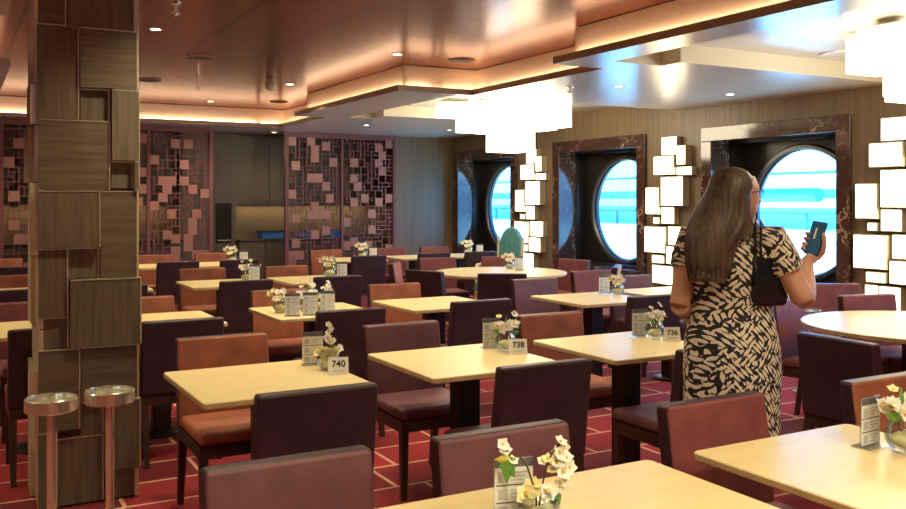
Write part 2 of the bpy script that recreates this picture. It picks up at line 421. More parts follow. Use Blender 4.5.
# ship alongside and the pier seen through the portholes
shp = tag(empty('ship', (15.2, 8.5, -6)), 'white ship moored outside the portholes with teal rails and bands', 'ship')
bm = bmesh.new(); box(bm, 0, 3, -14, 22, 0, 6.9); to_obj('hull', bm, M['hull'], shp)
bm = bmesh.new(); box(bm, .6, 3, -14, 22, 7.75, 8.5); box(bm, 1, 3, -14, 22, 6.9, 7.75, mi=1); box(bm, .55, .62, -14, 22, 7.35, 7.55, mi=0); to_obj('deckhouse', bm, [M['hull'], M['hullblue']], shp)
bm = bmesh.new(); box(bm, -.05, .02, -14, 22, 7.22, 7.27); box(bm, -.05, .02, -14, 22, 8.05, 8.1)
for k in range(19): box(bm, -.05, 0, -14 + 2 * k, -13.95 + 2 * k, 6.9, 7.25)
to_obj('rail', bm, M['boom'], shp)
bm = bmesh.new(); tube(bm, [(-.4, -3.2, 7.62), (-.4, 1.2, 7.62), (-.4, 1.7, 7.6)], [.14, .14, .03], 12); tube(bm, [(-.3, 3.5, 7.62), (-.3, 8.2, 7.62), (-.3, 8.7, 7.6)], [.14, .14, .03], 12)
to_obj('boom', bm, M['boom'], shp)

# ------------------------------------------------------------------ wall lamps of lit panels
SP = [(7.69, 7.94, 2.04, 2.25), (7.53, 7.67, 1.92, 2.14), (7.70, 8.03, 1.81, 2.03), (7.45, 7.69, 1.80, 1.90), (7.57, 7.93, 1.45, 1.79), (7.95, 8.17, 1.35, 1.67),
      (7.73, 7.94, 1.24, 1.44), (7.96, 8.06, 1.24, 1.32), (7.85, 8.19, .90, 1.21), (7.52, 7.83, 1.00, 1.22), (7.56, 7.84, .78, .99), (7.86, 8.06, .78, .88), (7.96, 8.10, .54, .76), (7.73, 7.94, .54, .76)]
def make_sconce():
    s = empty('wall_lamp', (XR, 0, 0))
    for k, (y0, y1, z0, z1) in enumerate(SP):
        d = .075 + .02 * (k % 3)
        bm = bmesh.new(); box(bm, -d, 0, y0 - 7.82, y1 - 7.82, z0, z1)
        box(bm, -d - .006, -d - .0005, y0 - 7.81, y1 - 7.83, z0 + .01, z1 - .01, mi=1)
        to_obj('light_panel', bm, [M['gold'], M['sconce']], s)
    return s
sc = make_sconce()
for i, (y, l) in enumerate(((10.73, 'cluster of lit square wall panels between the first and second portholes'), (7.89, 'cluster of lit square wall panels on the window wall behind the woman'), (5.05, 'cluster of lit square wall panels at the right edge beyond the third porthole'))):
    o = sc if i == 0 else copy_tree(sc); o.location = (XR, y, 0)
    tag(o, l, 'wall lamp', 'lit panel wall lamps between the portholes')

# ------------------------------------------------------------------ chandeliers
def chandelier(loc, rows, label):
    c = tag(empty('chandelier', loc), label, 'chandelier', 'stepped box chandeliers by the window wall')
    for x, y, h, z0, z1 in rows:
        bm = bmesh.new(); fs = box(bm, x - h, x + h, y - h, y + h, z0, z1)
        b = to_obj('lit_block', bm, M['chand'], c)
        bm = bmesh.new(); box(bm, x - h * .93, x + h * .93, y - h * .93, y + h * .93, z1, z1 + .012); to_obj('trim', bm, M['gold'], b)
    bm = bmesh.new(); box(bm, -.3, .3, -.3, .3, .11, .1375); to_obj('canopy', bm, M['gold'], c)
    return c
# blocks: x, y, half size, z0, z1 relative to z 2.55 at the fitting centre
chandelier((5.69, 8.83, ZS), [(-.02, .02, .205, -.47, .05), (-.30, .24, .21, -.235, .06), (.08, -.36, .17, -.24, .08), (-.02, .30, .2, -.235, .07), (-.56, .36, .17, -.06, .09), (-.30, -.12, .18, -.06, .09), (.30, .12, .20, -.19, .09), (.34, -.26, .18, -.19, .09), (.02, .62, .16, -.06, .09)], 'glowing stepped box chandelier above the far round table')
chandelier((5.94, 3.44, ZS), [(.0, .0, .22, -.49, .05), (-.30, .20, .22, -.34, .06), (-.02, .42, .2, -.34, .07), (-.2, -.30, .2, -.34, .07), (-.58, .30, .16, -.15, .09), (-.34, .56, .16, -.15, .09), (.36, .1, .2, -.28, .09), (.34, -.32, .2, -.28, .09), (-.55, -.1, .15, -.15, .09)], 'glowing stepped box chandelier cut by the upper right edge')

# ------------------------------------------------------------------ lattice screens
def make_screen(name, x0, x1, y, z1, label, seed):
    rnd = random.Random(seed)
    s = tag(empty(name, ((x0 + x1) / 2, y, 0)), label, 'screen', 'plum lattice screens along the buffet')
    w = x1 - x0; xm = 0
    bm = bmesh.new()
    t = .05
    box(bm, -w / 2, -w / 2 + t, -.035, .035, 0, z1); box(bm, w / 2 - t, w / 2, -.035, .035, 0, z1)
    box(bm, -.02, .02, -.03, .03, .06, z1 - .06)
    box(bm, -w / 2 + t, w / 2 - t, -.035, .035, z1 - .07, z1); box(bm, -w / 2 + t, w / 2 - t, -.035, .035, 0, .06)
    to_obj('frame', bm, M['screen'], s)
    for side in (-1, 1):
        lo, hi = (-w / 2 + t, -.02) if side < 0 else (.02, w / 2 - t)
        bm = bmesh.new()
        nx = 14; g = (hi - lo) / nx; nz = int((z1 - .13) / g); gz = (z1 - .13) / nz
        used = [[0] * nz for _ in range(nx)]
        b = .008
        for j in range(nz):
            for i in range(nx):
                if used[i][j]: continue
                opts = [(2, 2), (2, 2), (2, 1), (1, 2), (1, 1)]
                rnd.shuffle(opts)
                if i + 1 >= nx or used[i + 1][j]: opts = [(1, 1), (1, 2)] if rnd.random() < .75 else [(1, 2)]
                for (dx, dz) in opts + [(1, 1)]:
                    if i + dx <= nx and j + dz <= nz and not any(used[p][q] for p in range(i, i + dx) for q in range(j, j + dz)): break
                for p in range(i, i + dx):
                    for q in range(j, j + dz): used[p][q] = 1
                X0, X1, ZZ0, ZZ1 = lo + i * g, lo + (i + dx) * g, .06 + j * gz, .06 + (j + dz) * gz
                zz = (ZZ0 + ZZ1) / 2 / z1
                if dx * dz >= 4 and rnd.random() < (.50 if zz < .55 else .28):
                    box(bm, X0 - .004, X1 + .004, -.014, -.0035, ZZ0 - .004, ZZ1 + .004, mi=1)
                for (A, B, Cc, D) in ((X0, X1, ZZ0, ZZ0 + b), (X0, X1, ZZ1 - b, ZZ1), (X0, X0 + b, ZZ0 + b, ZZ1 - b), (X1 - b, X1, ZZ0 + b, ZZ1 - b)):
                    box(bm, A, B, -.003, .01, Cc, D)
        to_obj('lattice', bm, [M['screen'], M['rosy']], s)
    return s
make_screen('lattice_screen', -.40, 1.43, 12.55, 2.545, 'plum lattice screen at the far left, half hidden by the pillar', 3)
make_screen('lattice_screen', 1.45, 3.20, 12.8, 2.545, 'plum lattice screen just beside the pillar, in front of cabinets', 5)
make_screen('lattice_screen', 4.36, 6.20, 13.1, 2.545, 'tall two-bay plum lattice screen beside the blue-lit wood wall', 9)

# ------------------------------------------------------------------ buffet cabinets behind the screens
def cabinet(name, x0, x1, z0, z1, y0, label, doors, cat='cabinet', group=None, knob='low'):
    c = tag(empty(name, ((x0 + x1) / 2, y0, z0)), label, cat, group); w = x1 - x0; h = z1 - z0
    bm = bmesh.new(); box(bm, -w / 2, w / 2, .02, YB - y0 - .002, 0, h); to_obj('body', bm, M['cabinet'], c)
    dw = w / doors
    for k in range(doors):
        bm = bmesh.new(); box(bm, -w / 2 + k * dw + .004, -w / 2 + (k + 1) * dw - .004, 0, .02, .006, h - .006)
        d = to_obj('door', bm, M['cabinet'], c, bevel=.003)
        bm = bmesh.new(); sx = -w / 2 + k * dw + (dw - .06 if k % 2 == 0 else .06); zz = .07 if knob == 'low' else h - .07
        ball(bm, (sx, -.012, zz), .014, 10, 8); to_obj('knob', bm, M['chrome'], d)
    return c
g = 'taupe wall cabinets over the buffet'
cabinet('wall_cabinet', -.6, .75, 1.44, 2.54, 13.9, 'taupe wall cabinet at the extreme left edge, through the leftmost lattice screen', 3, group=g)
cabinet('wall_cabinet', .76, 1.85, 1.44, 2.54, 13.9, 'taupe wall cabinet seen through the leftmost screen, running behind the pillar', 3, group=g)
cabinet('wall_cabinet', 1.86, 2.95, 1.44, 2.54, 13.9, 'taupe wall cabinet behind the lattice screen beside the pillar', 3, group=g)
cabinet('wall_cabinet', 3.80, 4.95, 1.44, 2.54, 13.9, 'taupe wall cabinet over the gap between two lattice screens', 2, group=g)
cabinet('wall_cabinet', 4.96, 6.2, 1.44, 2.54, 13.9, 'taupe wall cabinet behind the tall right lattice screen', 3, group=g)
t = tag(empty('tall_cabinet', (3.375, 13.7, 0)), 'full-height taupe cabinet with a black built-in oven niche', 'cabinet')
bm = bmesh.new(); box(bm, -.415, .415, 0, .498, 0, 2.54); to_obj('body', bm, M['cabinet'], t, bevel=.004)
bm = bmesh.new(); box(bm, .10, .34, -.012, .0, .86, 1.47); to_obj('oven', bm, M['oven'], t)
bm = bmesh.new(); box(bm, .12, .32, -.03, -.015, .90, .915); to_obj('handle', bm, M['chrome'], t)
bm = bmesh.new(); box(bm, -.41, .41, -.008, 0, 1.6, 2.5); to_obj('door', bm, M['cabinet'], t, bevel=.003)
g = 'base cabinets of the buffet'
cabinet('base_cabinet', -.6, 1.1, 0, .88, 13.56, 'buffet base cabinet at the far left behind the lattice screen', 3, group=g, knob='high')
cabinet('base_cabinet', 1.11, 2.95, 0, .88, 13.56, 'buffet base cabinet behind the lattice screen next to the pillar', 3, group=g, knob='high')
cabinet('base_cabinet', 3.80, 5.0, 0, .88, 13.56, 'buffet base cabinet in the gap under the blue box', 3, group=g, knob='high')
cabinet('base_cabinet', 5.01, 6.2, 0, .88, 13.56, 'buffet base cabinet behind the tall lattice screen', 3, group=g, knob='high')
for (x0, x1, l) in ((-.6, 2.955, 'dark stone buffet counter behind the two screens near the pillar'), (3.79, 6.2, 'dark stone buffet counter holding the blue boxes')):
    bm = bmesh.new(); box(bm, x0, x1, 13.53, YB - .002, .881, .92); tag(to_obj('countertop', bm, M['counter'], bevel=.006), l, 'countertop')
for (x0, x1, n) in ((-.6, 2.95, 1), (3.80, 6.2, 2)):
    bm = bmesh.new(); box(bm, x0, x1, YB - .03, YB - .003, .922, 1.438); structure(to_obj(f'trim_{n}', bm, M['splash']))
for k, (x, y, w, l) in enumerate(((4.35, 13.75, .36, 'dark blue-fronted box on the buffet counter beside the tall screen'), (4.95, 13.75, .3, 'blue box on the counter behind the left bay of the tall screen'), (5.4, 13.75, .22, 'small blue box on the counter behind the middle of the tall screen'))):
    c = tag(empty('buffet_box', (x, y, .921)), l, 'box', 'boxes on the buffet counter')
    bm = bmesh.new(); box(bm, -w / 2, w / 2, -.13, .13, 0, .10); to_obj('body', bm, [M['bluebox']], c, bevel=.006)
    bm = bmesh.new(); box(bm, -w / 2 - .01, w / 2 + .01, -.14, .14, .101, .125); to_obj('lid', bm, M['black'], c, bevel=.004)

# ------------------------------------------------------------------ clad pillar
pil = tag(empty('pillar', (.595, 5.04, 0)), 'square pillar clad in staggered grey walnut panels with champagne edges', 'pillar')
bm = bmesh.new(); box(bm, -.215, .215, -.2, .215, 0, ZS + .26); to_obj('core', bm, M['dark_wood'], pil)
PP = [(.356, .482, 2.38, 2.815, 1), (.489, .802, 2.37, 2.815, 2), (.352, .541, 1.92, 2.38, 1), (.546, .816, 2.08, 2.375, 2), (.551, .686, 1.92, 2.075, 0), (.694, .826, 1.72, 2.075, 2),
      (.361, .686, 1.57, 1.915, 1), (.696, .799, 1.58, 1.715, 0), (.802, .826, 1.58, 1.715, 2), (.356, .637, 1.285, 1.565, 2), (.644, .819, 1.13, 1.565, 1), (.358, .491, .945, 1.28, 1), (.496, .637, 1.13, 1.28, 0),
      (.500, .834, .79, 1.125, 2), (.364, .495, .79, .94, 0), (.358, .546, .385, .785, 1), (.553, .821, .515, .785, 1), (.553, .658, .345, .51, 0), (.663, .831, .16, .51, 2), (.446, .658, .01, .34, 0), (.356, .442, .01, .38, 1), (.666, .816, .01, .155, 0)]
DEP = [.018, .038, .058]
def clad(x0, x1, z0, z1, d, hz, face):
    bm = bmesh.new()
    u0, u1 = x0 - .595, x1 - .595
    if face == 'front': fs = box(bm, u0, u1, -.2 - DEP[d], -.198, z0, z1, mi=1); fs[2].material_index = 0; box(bm, u1 - .005, u1 + .001, -.204 - DEP[d], -.199, z0, z1, mi=1); box(bm, u0, u1, -.203 - DEP[d], -.199, z1 - .004, z1 + .001, mi=1)
    elif face == 'left': fs = box(bm, -.215 - DEP[d], -.213, u0, u1, z0, z1, mi=1); fs[5].material_index = 0
    elif face == 'right': fs = box(bm, .213, .215 + DEP[d], u0, u1, z0, z1, mi=1); fs[3].material_index = 0
    else: fs = box(bm, u0, u1, .213, .215 + DEP[d], z0, z1, mi=1); fs[4].material_index = 0
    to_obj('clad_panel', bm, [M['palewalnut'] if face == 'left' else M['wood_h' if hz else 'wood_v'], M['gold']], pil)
HZ = {3, 6, 10, 16, 15, 0}
for k, (a, b, c, d, e) in enumerate(PP): clad(a, b, c, d, e, k in HZ, 'front')
for face in ('left', 'right', 'back'):
    rnd = random.Random(len(face)); z = .01
    while z < 2.75:
        h = rnd.choice((.2, .28, .36, .42)); z1 = min(z + h, 2.815)
        if 2.815 - z1 < .12: z1 = 2.815
        m = rnd.choice((.5, .6, .72))
        clad(.37, m, z, z1 - .006, 0 if face == 'right' else rnd.randrange(3), rnd.random() < .4, face); clad(m + .006, .82, z, z1 - .006, 0 if face == 'right' else rnd.randrange(3), rnd.random() < .4, face)
        z = z1

# ------------------------------------------------------------------ chrome bowl stands
def stand(x, y, label):
    s = tag(empty('bowl_stand', (x, y, 0)), label, 'stand', 'chrome bowl stands')
    bm = bmesh.new(); lathe(bm, [(.12, 0), (.12, .008), (.105, .016), (.03, .024), (.022, .03)], 40); to_obj('base', bm, M['chrome'], s, smooth=True)
    bm = bmesh.new(); lathe(bm, [(.019, .03), (.019, .585)], 24); to_obj('pole', bm, M['chrome'], s, smooth=True)
    bm = bmesh.new(); lathe(bm, [(.02, .585), (.04, .59), (.106, .592), (.110, .596), (.110, .646), (.106, .65), (.1045, .65), (.1035, .645), (.102, .608), (.09, .600), (.02, .599)], 48)
    to_obj('bowl', bm, M['chrome'], s, smooth=True)
stand(*(.375, 4.33), 'chrome bowl stand at the pillar, nearer the left edge')
stand(*(.625, 4.375), 'chrome bowl stand in front of the pillar, next to the numbered table')
stand(5.94, 4.90, 'small chrome bowl stand beyond the round table under the third porthole')

# ------------------------------------------------------------------ tables
def rounded_slab(bm, w, d, r, z0, z1, n=6):
    pts = []
    for cx, cy, a0 in ((w / 2 - r, d / 2 - r, 0), (-w / 2 + r, d / 2 - r, 90), (-w / 2 + r, -d / 2 + r, 180), (w / 2 - r, -d / 2 + r, 270)):
        for k in range(n + 1):
            t = R(a0 + 90 * k / n); pts.append((cx + r * math.cos(t), cy + r * math.sin(t)))
    slab(bm, pts, z0, z1)
def slab(bm, pts, z0, z1):
    e = .004
    def ring(s, z): return [bm.verts.new((x * (1 - s / max(.01, math.hypot(x, y))), y * (1 - s / max(.01, math.hypot(x, y))), z)) for x, y in pts]
    rr = [ring(e, z0), ring(0, z0 + e), ring(0, z1 - e), ring(e, z1)]
    n = len(pts)
    for i in range(3):
        for k in range(n):
            f = bm.faces.new((rr[i][k], rr[i][(k + 1) % n], rr[i + 1][(k + 1) % n], rr[i + 1][k])); f.material_index = 1 if i < 2 else 0
    bm.faces.new(rr[3]).material_index = 0; bm.faces.new(rr[0][::-1]).material_index = 1
def make_table(w, d, kind):
    t = empty('round_table' if kind == 'round' else 'dining_table', (0, 0, 0))
    bm = bmesh.new()
    if kind == 'round': slab(bm, [(w / 2 * math.cos(2 * PI * k / 72), w / 2 * math.sin(2 * PI * k / 72)) for k in range(72)], .712, .74)
    else: rounded_slab(bm, w, d, .02, .715, .74)
    to_obj('tabletop', bm, [M['table'], M['table_edge']], t)
    for x in ((-.36, .36) if kind == 'long' else (0,)):
        h = .09 if kind == 'round' else .056
        bm = bmesh.new(); box(bm, x - h, x + h, -h, h, .02, .70); to_obj('pedestal', bm, M['black'], t, bevel=.006)
        rb = .30 if kind == 'round' else .15
        bm = bmesh.new(); lathe(bm, [(rb, 0), (rb, .012), (rb * .9, .02), (h, .024)], 40, c=(x, 0)); to_obj('base', bm, M['black'], t, smooth=True)
        bm = bmesh.new(); box(bm, x - .2, x + .2, -.2, .2, .70, .7115); to_obj('mount_plate', bm, M['black'], t)
    return t
protos = {}
def table(kind, x, y, label, w=.73, d=.73, rz=0):
    if kind not in protos: t = protos[kind] = make_table(w, d, kind)
    else: t = copy_tree(protos[kind])
    t.location = (x, y, 0); t.rotation_euler = (0, 0, rz)
    return tag(t, label, 'table', {'square': 'small square tables', 'long': 'long cream tables', 'round': 'round cream tables'}[kind])

# ------------------------------------------------------------------ chairs (front towards +y, origin on the floor under the seat)
def make_chair(fab):
    c = empty('dining_chair', (0, 0, 0))
    # backrest: slightly raked, upholstered slab with plum rear
    bm = bmesh.new(); W = .232
    prof = [(-.225, .40), (-.245, .60), (-.275, .83)]
    F = []; B = []
    for y, z in prof:
        F.append([bm.verts.new((x, y + .03, z)) for x in (-W, 0, W)])
        B.append([bm.verts.new((x, y - .035, z)) for x in (-W, 0, W)])
    for i in range(2):
        for k in range(2):
            bm.faces.new((F[i][k], F[i][k + 1], F[i + 1][k + 1], F[i + 1][k])).material_index = 0
            bm.faces.new((B[i][k + 1], B[i][k], B[i + 1][k], B[i + 1][k + 1])).material_index = 1
        for k in (0, 2): bm.faces.new((F[i][k], B[i][k], B[i + 1][k], F[i + 1][k])).material_index = 1
    for i in (0, 2):
        for k in range(2): bm.faces.new((F[i][k], F[i][k + 1], B[i][k + 1], B[i][k])).material_index = 1
    for f in bm.faces:
        pass
    for v in F[1]: v.co.y += .006
    to_obj('backrest', bm, [M[fab], M['plum']], c, bevel=.014, seg=3)
    bm = bmesh.new(); box(bm, -.228, .228, -.20, .22, .405, .465)
    to_obj('seat', bm, M[fab], c, bevel=.024, seg=4)
    bm = bmesh.new()
    box(bm, -.225, .225, .175, .205, .345, .404); box(bm, -.225, .225, -.25, -.22, .345, .40)
    box(bm, -.225, -.197, -.22, .175, .345, .404); box(bm, .197, .225, -.22, .175, .345, .404)
    to_obj('seat_frame', bm, M['dark_wood'], c)
    for sx in (-1, 1):
        bm = bmesh.new(); fs = box(bm, sx * .2055 - .0195, sx * .2055 + .0195, .1665, .2055, 0, .3449, taper=.72); to_obj('leg', bm, M['dark_wood'], c)
        bm = bmesh.new(); fs = box(bm, sx * .2055 - .0195, sx * .2055 + .0195, -.2555, -.2165, 0, .3449, taper=.72)
        for v in bm.verts:
            if v.co.z < .1: v.co.y -= .055
        to_obj('leg', bm, M['dark_wood'], c)
    return c
chair_protos = {}
GROUPS = {'rust': 'terracotta and plum dining chairs', 'mauve': 'mauve and plum dining chairs', 'maroon': 'maroon and plum dining chairs'}
def chair(x, rear, face, fab, label, dx=0):
    """x centre, position of the outer face of the backrest, facing angle in degrees (0 = +y)"""
    if fab not in chair_protos: c = chair_protos[fab] = make_chair(fab)
    else: c = copy_tree(chair_protos[fab])
    a = R(face)
    if isinstance(rear, tuple): px, py = rear
    else: px, py = x, rear
    c.location = (px - math.sin(a) * .31 + 0, py + math.cos(a) * .31, 0) if True else None
    c.rotation_euler = (0, 0, a)
    return tag(c, label, 'chair', GROUPS[fab])

def pair(tx, near, far, name, nfab='rust', ffab='rust', ndx=0, fdx=0, nr=0, fr=0):
    if near is not None: chair(tx + ndx, near, nr, nfab, f'plum-backed chair on the near side of {name}')
    if far is not None: chair(tx + fdx, far, 180 + fr, ffab, f'{dict(rust="terracotta", mauve="mauve", maroon="maroon")[ffab]}-fronted chair on the far side of {name}')

# first row
table('long', 1.125, 1.72, 'long cream table at the bottom edge with orchid and menu', 1.41, .73)
chair(.785, 2.36, 180, 'mauve', 'mauve chair behind the bottom-edge table, nearer the pillar')
chair(1.445, 2.34, 180, 'mauve', 'mauve chair behind the bottom-edge table, directly behind the orchid')
table('square', 2.365, 1.72, 'cream table at the lower right corner with menu and flower bowl')
chair(2.31, 2.34, 180, 'maroon', 'maroon chair pushed to the lower right corner table, before the woman')
chair(3.19, 2.30, 180, 'rust', 'terracotta chair at the right edge behind the flower bowl')
# second row
table('square', 1.195, 3.84, 'cream square table carrying the 740 number sign', rz=R(.6))
pair(1.195, 3.09, 4.62, 'the table with sign 740', 'mauve', 'rust', ndx=-.03)
table('square', 2.195, 3.84, 'cream square table carrying the 738 number sign')
pair(2.195, 3.12, 4.60, 'the table with sign 738', 'mauve', 'mauve', ndx=.0)
table('square', 3.175, 3.80, 'cream square table carrying the 736 number sign')
pair(3.175, 3.08, 4.55, 'the table with sign 736', 'mauve', 'rust', ndx=-.03)
table('round', 5.31, 3.50, 'large round cream table at the right edge under the third porthole', 1.44, 1.44)
# third row
table('long', .82, 6.06, 'long cream table straight behind the wood-clad pillar')
pair(.82, 5.28, 6.78, 'the nearest long table behind the pillar, left end', 'mauve', 'maroon', -.34, -.34)
pair(.82, 5.28, 6.72, 'the nearest long table behind the pillar, right end', 'mauve', 'rust', .34, .34)
table('square', 2.225, 6.05, 'cream square table crowded with three menu stands')
pair(2.2, 5.26, 6.76, 'the table with three menu stands', 'mauve', 'rust')
table('square', 3.2, 6.05, 'bare cream square table between the far round table and table 738')
pair(3.18, 5.30, 6.78, 'the bare square table', 'mauve', 'rust')
table('square', 4.46, 5.74, 'cream square table with a round glass bowl before the second porthole')
pair(4.45, 4.98, 6.60, 'the table with the round glass bowl', 'maroon', 'mauve', ndx=-.0)
table('square', 5.33, 5.80, 'cream square table half hidden by the woman, below the lit panels')
chair(5.40, 6.45, 178, 'mauve', 'mauve chair at the table half hidden by the woman, below lit panels')
# fourth row
table('long', .82, 8.50, 'long cream table behind the pillar, second one back')
pair(.82, 7.66, 9.25, 'the second long table behind the pillar, left end', 'mauve', 'rust', -.34, -.34)
pair(.82, 7.66, 9.25, 'the second long table behind the pillar, right end', 'mauve', 'rust', .34, .34)
table('square', 2.22, 8.47, 'cream square table with flowers, next to the pillar in the fourth row')
pair(2.2, 7.60, 9.25, 'the fourth-row table next to the pillar', 'mauve', 'rust')
table('square', 3.11, 8.47, 'cream square table with flowers and a yellow bloom, before the tall screen')
pair(3.05, 7.62, 9.15, 'the fourth-row table before the tall screen', 'mauve', 'rust')
table('round', 5.2, 8.32, 'large round cream table below the stepped chandelier, far right')
rc = (5.2, 8.32)
def round_chair(x, y, fab, label, ang=None):
    a = math.degrees(math.atan2(rc[1] - y, rc[0] - x)) - 90 if ang is None else ang
    chair(0, (x, y), a, fab, label)
round_chair(4.49, 7.15, 'mauve', 'plum-backed chair squarely in front of the far round table')
round_chair(5.46, 7.10, 'maroon', 'maroon chair near the far round table, behind the glass bowl table', 180)
round_chair(4.00, 7.84, 'mauve', 'dark plum chair side-on to the far round table, on its near-left')
round_chair(4.22, 9.02, 'rust', 'slim-looking terracotta chair angled to the far round table, on its left')
round_chair(5.07, 9.56, 'maroon', 'maroon chair behind the far round table with its seat showing', 172)
round_chair(5.85, 9.36, 'maroon', 'maroon chair behind the far round table, before the teal armchair')
round_chair(6.36, 8.50, 'maroon', 'maroon chair below the second porthole, beyond the far round table')
round_chair(6.12, 7.42, 'maroon', 'maroon chair edge-on below the second porthole rim')
# fifth row
table('long', .82, 11.05, 'long cream table behind the pillar, farthest back')
pair(.82, 10.3, 11.85, 'the farthest long table behind the pillar, left end', 'mauve', 'rust', -.34, -.34)
pair(.82, 10.3, 11.85, 'the farthest long table behind the pillar, right end', 'mauve', 'rust', .34, .34)
table('long', 2.56, 11.05, 'long cream table in front of the lattice screen beside the pillar')
pair(2.56, 10.3, 11.8, 'the long table fronting the pillar-side screen, left end', 'mauve', 'rust', -.36, -.34)
pair(2.56, 10.3, 11.8, 'the long table fronting the pillar-side screen, right end', 'mauve', 'rust', .34, .38)
table('square', 4.60, 11.05, 'cream square table in front of the tall lattice screen')
pair(4.52, 10.28, 11.85, 'the table before the tall lattice screen', 'mauve', 'rust')
table('long', 5.90, 11.10, 'long cream table below the first porthole, farthest right')
pair(5.9, 10.36, 11.85, 'the long table below the first porthole, left end', 'maroon', 'maroon', -.42, -.38)
pair(5.9, 10.36, 11.85, 'the long table below the first porthole, right end', 'mauve', 'maroon', .28, .32)
# around the near round table
chair(0, (3.84, 3.02), -92, 'mauve', 'dark plum chair with its back turned, left of the near round table')
chair(0, (5.02, 4.36), 196, 'maroon', 'maroon chair with its seat showing, beside the woman and near round table')
chair(0, (5.84, 4.32), 166, 'maroon', 'maroon chair behind the near round table at the right edge')
chair(0, (6.36, 5.02), 150, 'maroon', 'maroon chair below the third porthole behind the small chrome stand')

# teal armchair by the first wall lamp
ar = tag(empty('armchair', (6.19, 9.96, 0), R(105)), 'teal patterned high-backed armchair with ivory posts under the lit panels', 'armchair')
bm = bmesh.new()
pts = []
for k in range(21):
    t = PI * k / 20; pts.append((-.22 * math.cos(t), .92 + .24 * math.sin(t)))
pts = [(-.20, .42)] + pts + [(.20, .42)]
f0 = [bm.verts.new((x, -.25 - (z - .42) * .1 + .04, z)) for x, z in pts]; f1 = [bm.verts.new((x, -.25 - (z - .42) * .1 - .05, z)) for x, z in pts]
bm.faces.new(f0); bm.faces.new(f1[::-1])
for k in range(len(pts)): j = (k + 1) % len(pts); bm.faces.new((f0[k], f0[j], f1[j], f1[k]))
to_obj('backrest', bm, M['teal'], ar, bevel=.02)
ar.scale = (.84, .84, 1)
bm = bmesh.new(); box(bm, -.25, .25, -.24, .27, .34, .46); to_obj('seat', bm, M['teal'], ar, bevel=.03)
for sx in (-1, 1):
    bm = bmesh.new(); tube(bm, [(sx * .26, -.30, 1.04), (sx * .25, -.28, .8), (sx * .25, -.26, .4), (sx * .25, -.29, 0)], [.022, .028, .028, .02], 10); to_obj('post', bm, M['ivory'], ar, smooth=True)
    bm = bmesh.new(); tube(bm, [(sx * .255, -.27, .72), (sx * .29, -.05, .69), (sx * .30, .16, .66), (sx * .28, .22, .62)], [.02, .024, .026, .02], 10); to_obj('armrest', bm, M['ivory'], ar, smooth=True)
    bm = bmesh.new(); tube(bm, [(sx * .27, .20, .65), (sx * .25, .22, .4), (sx * .24, .25, .2), (sx * .24, .23, 0)], [.022, .028, .022, .016], 10); to_obj('leg', bm, M['ivory'], ar, smooth=True)

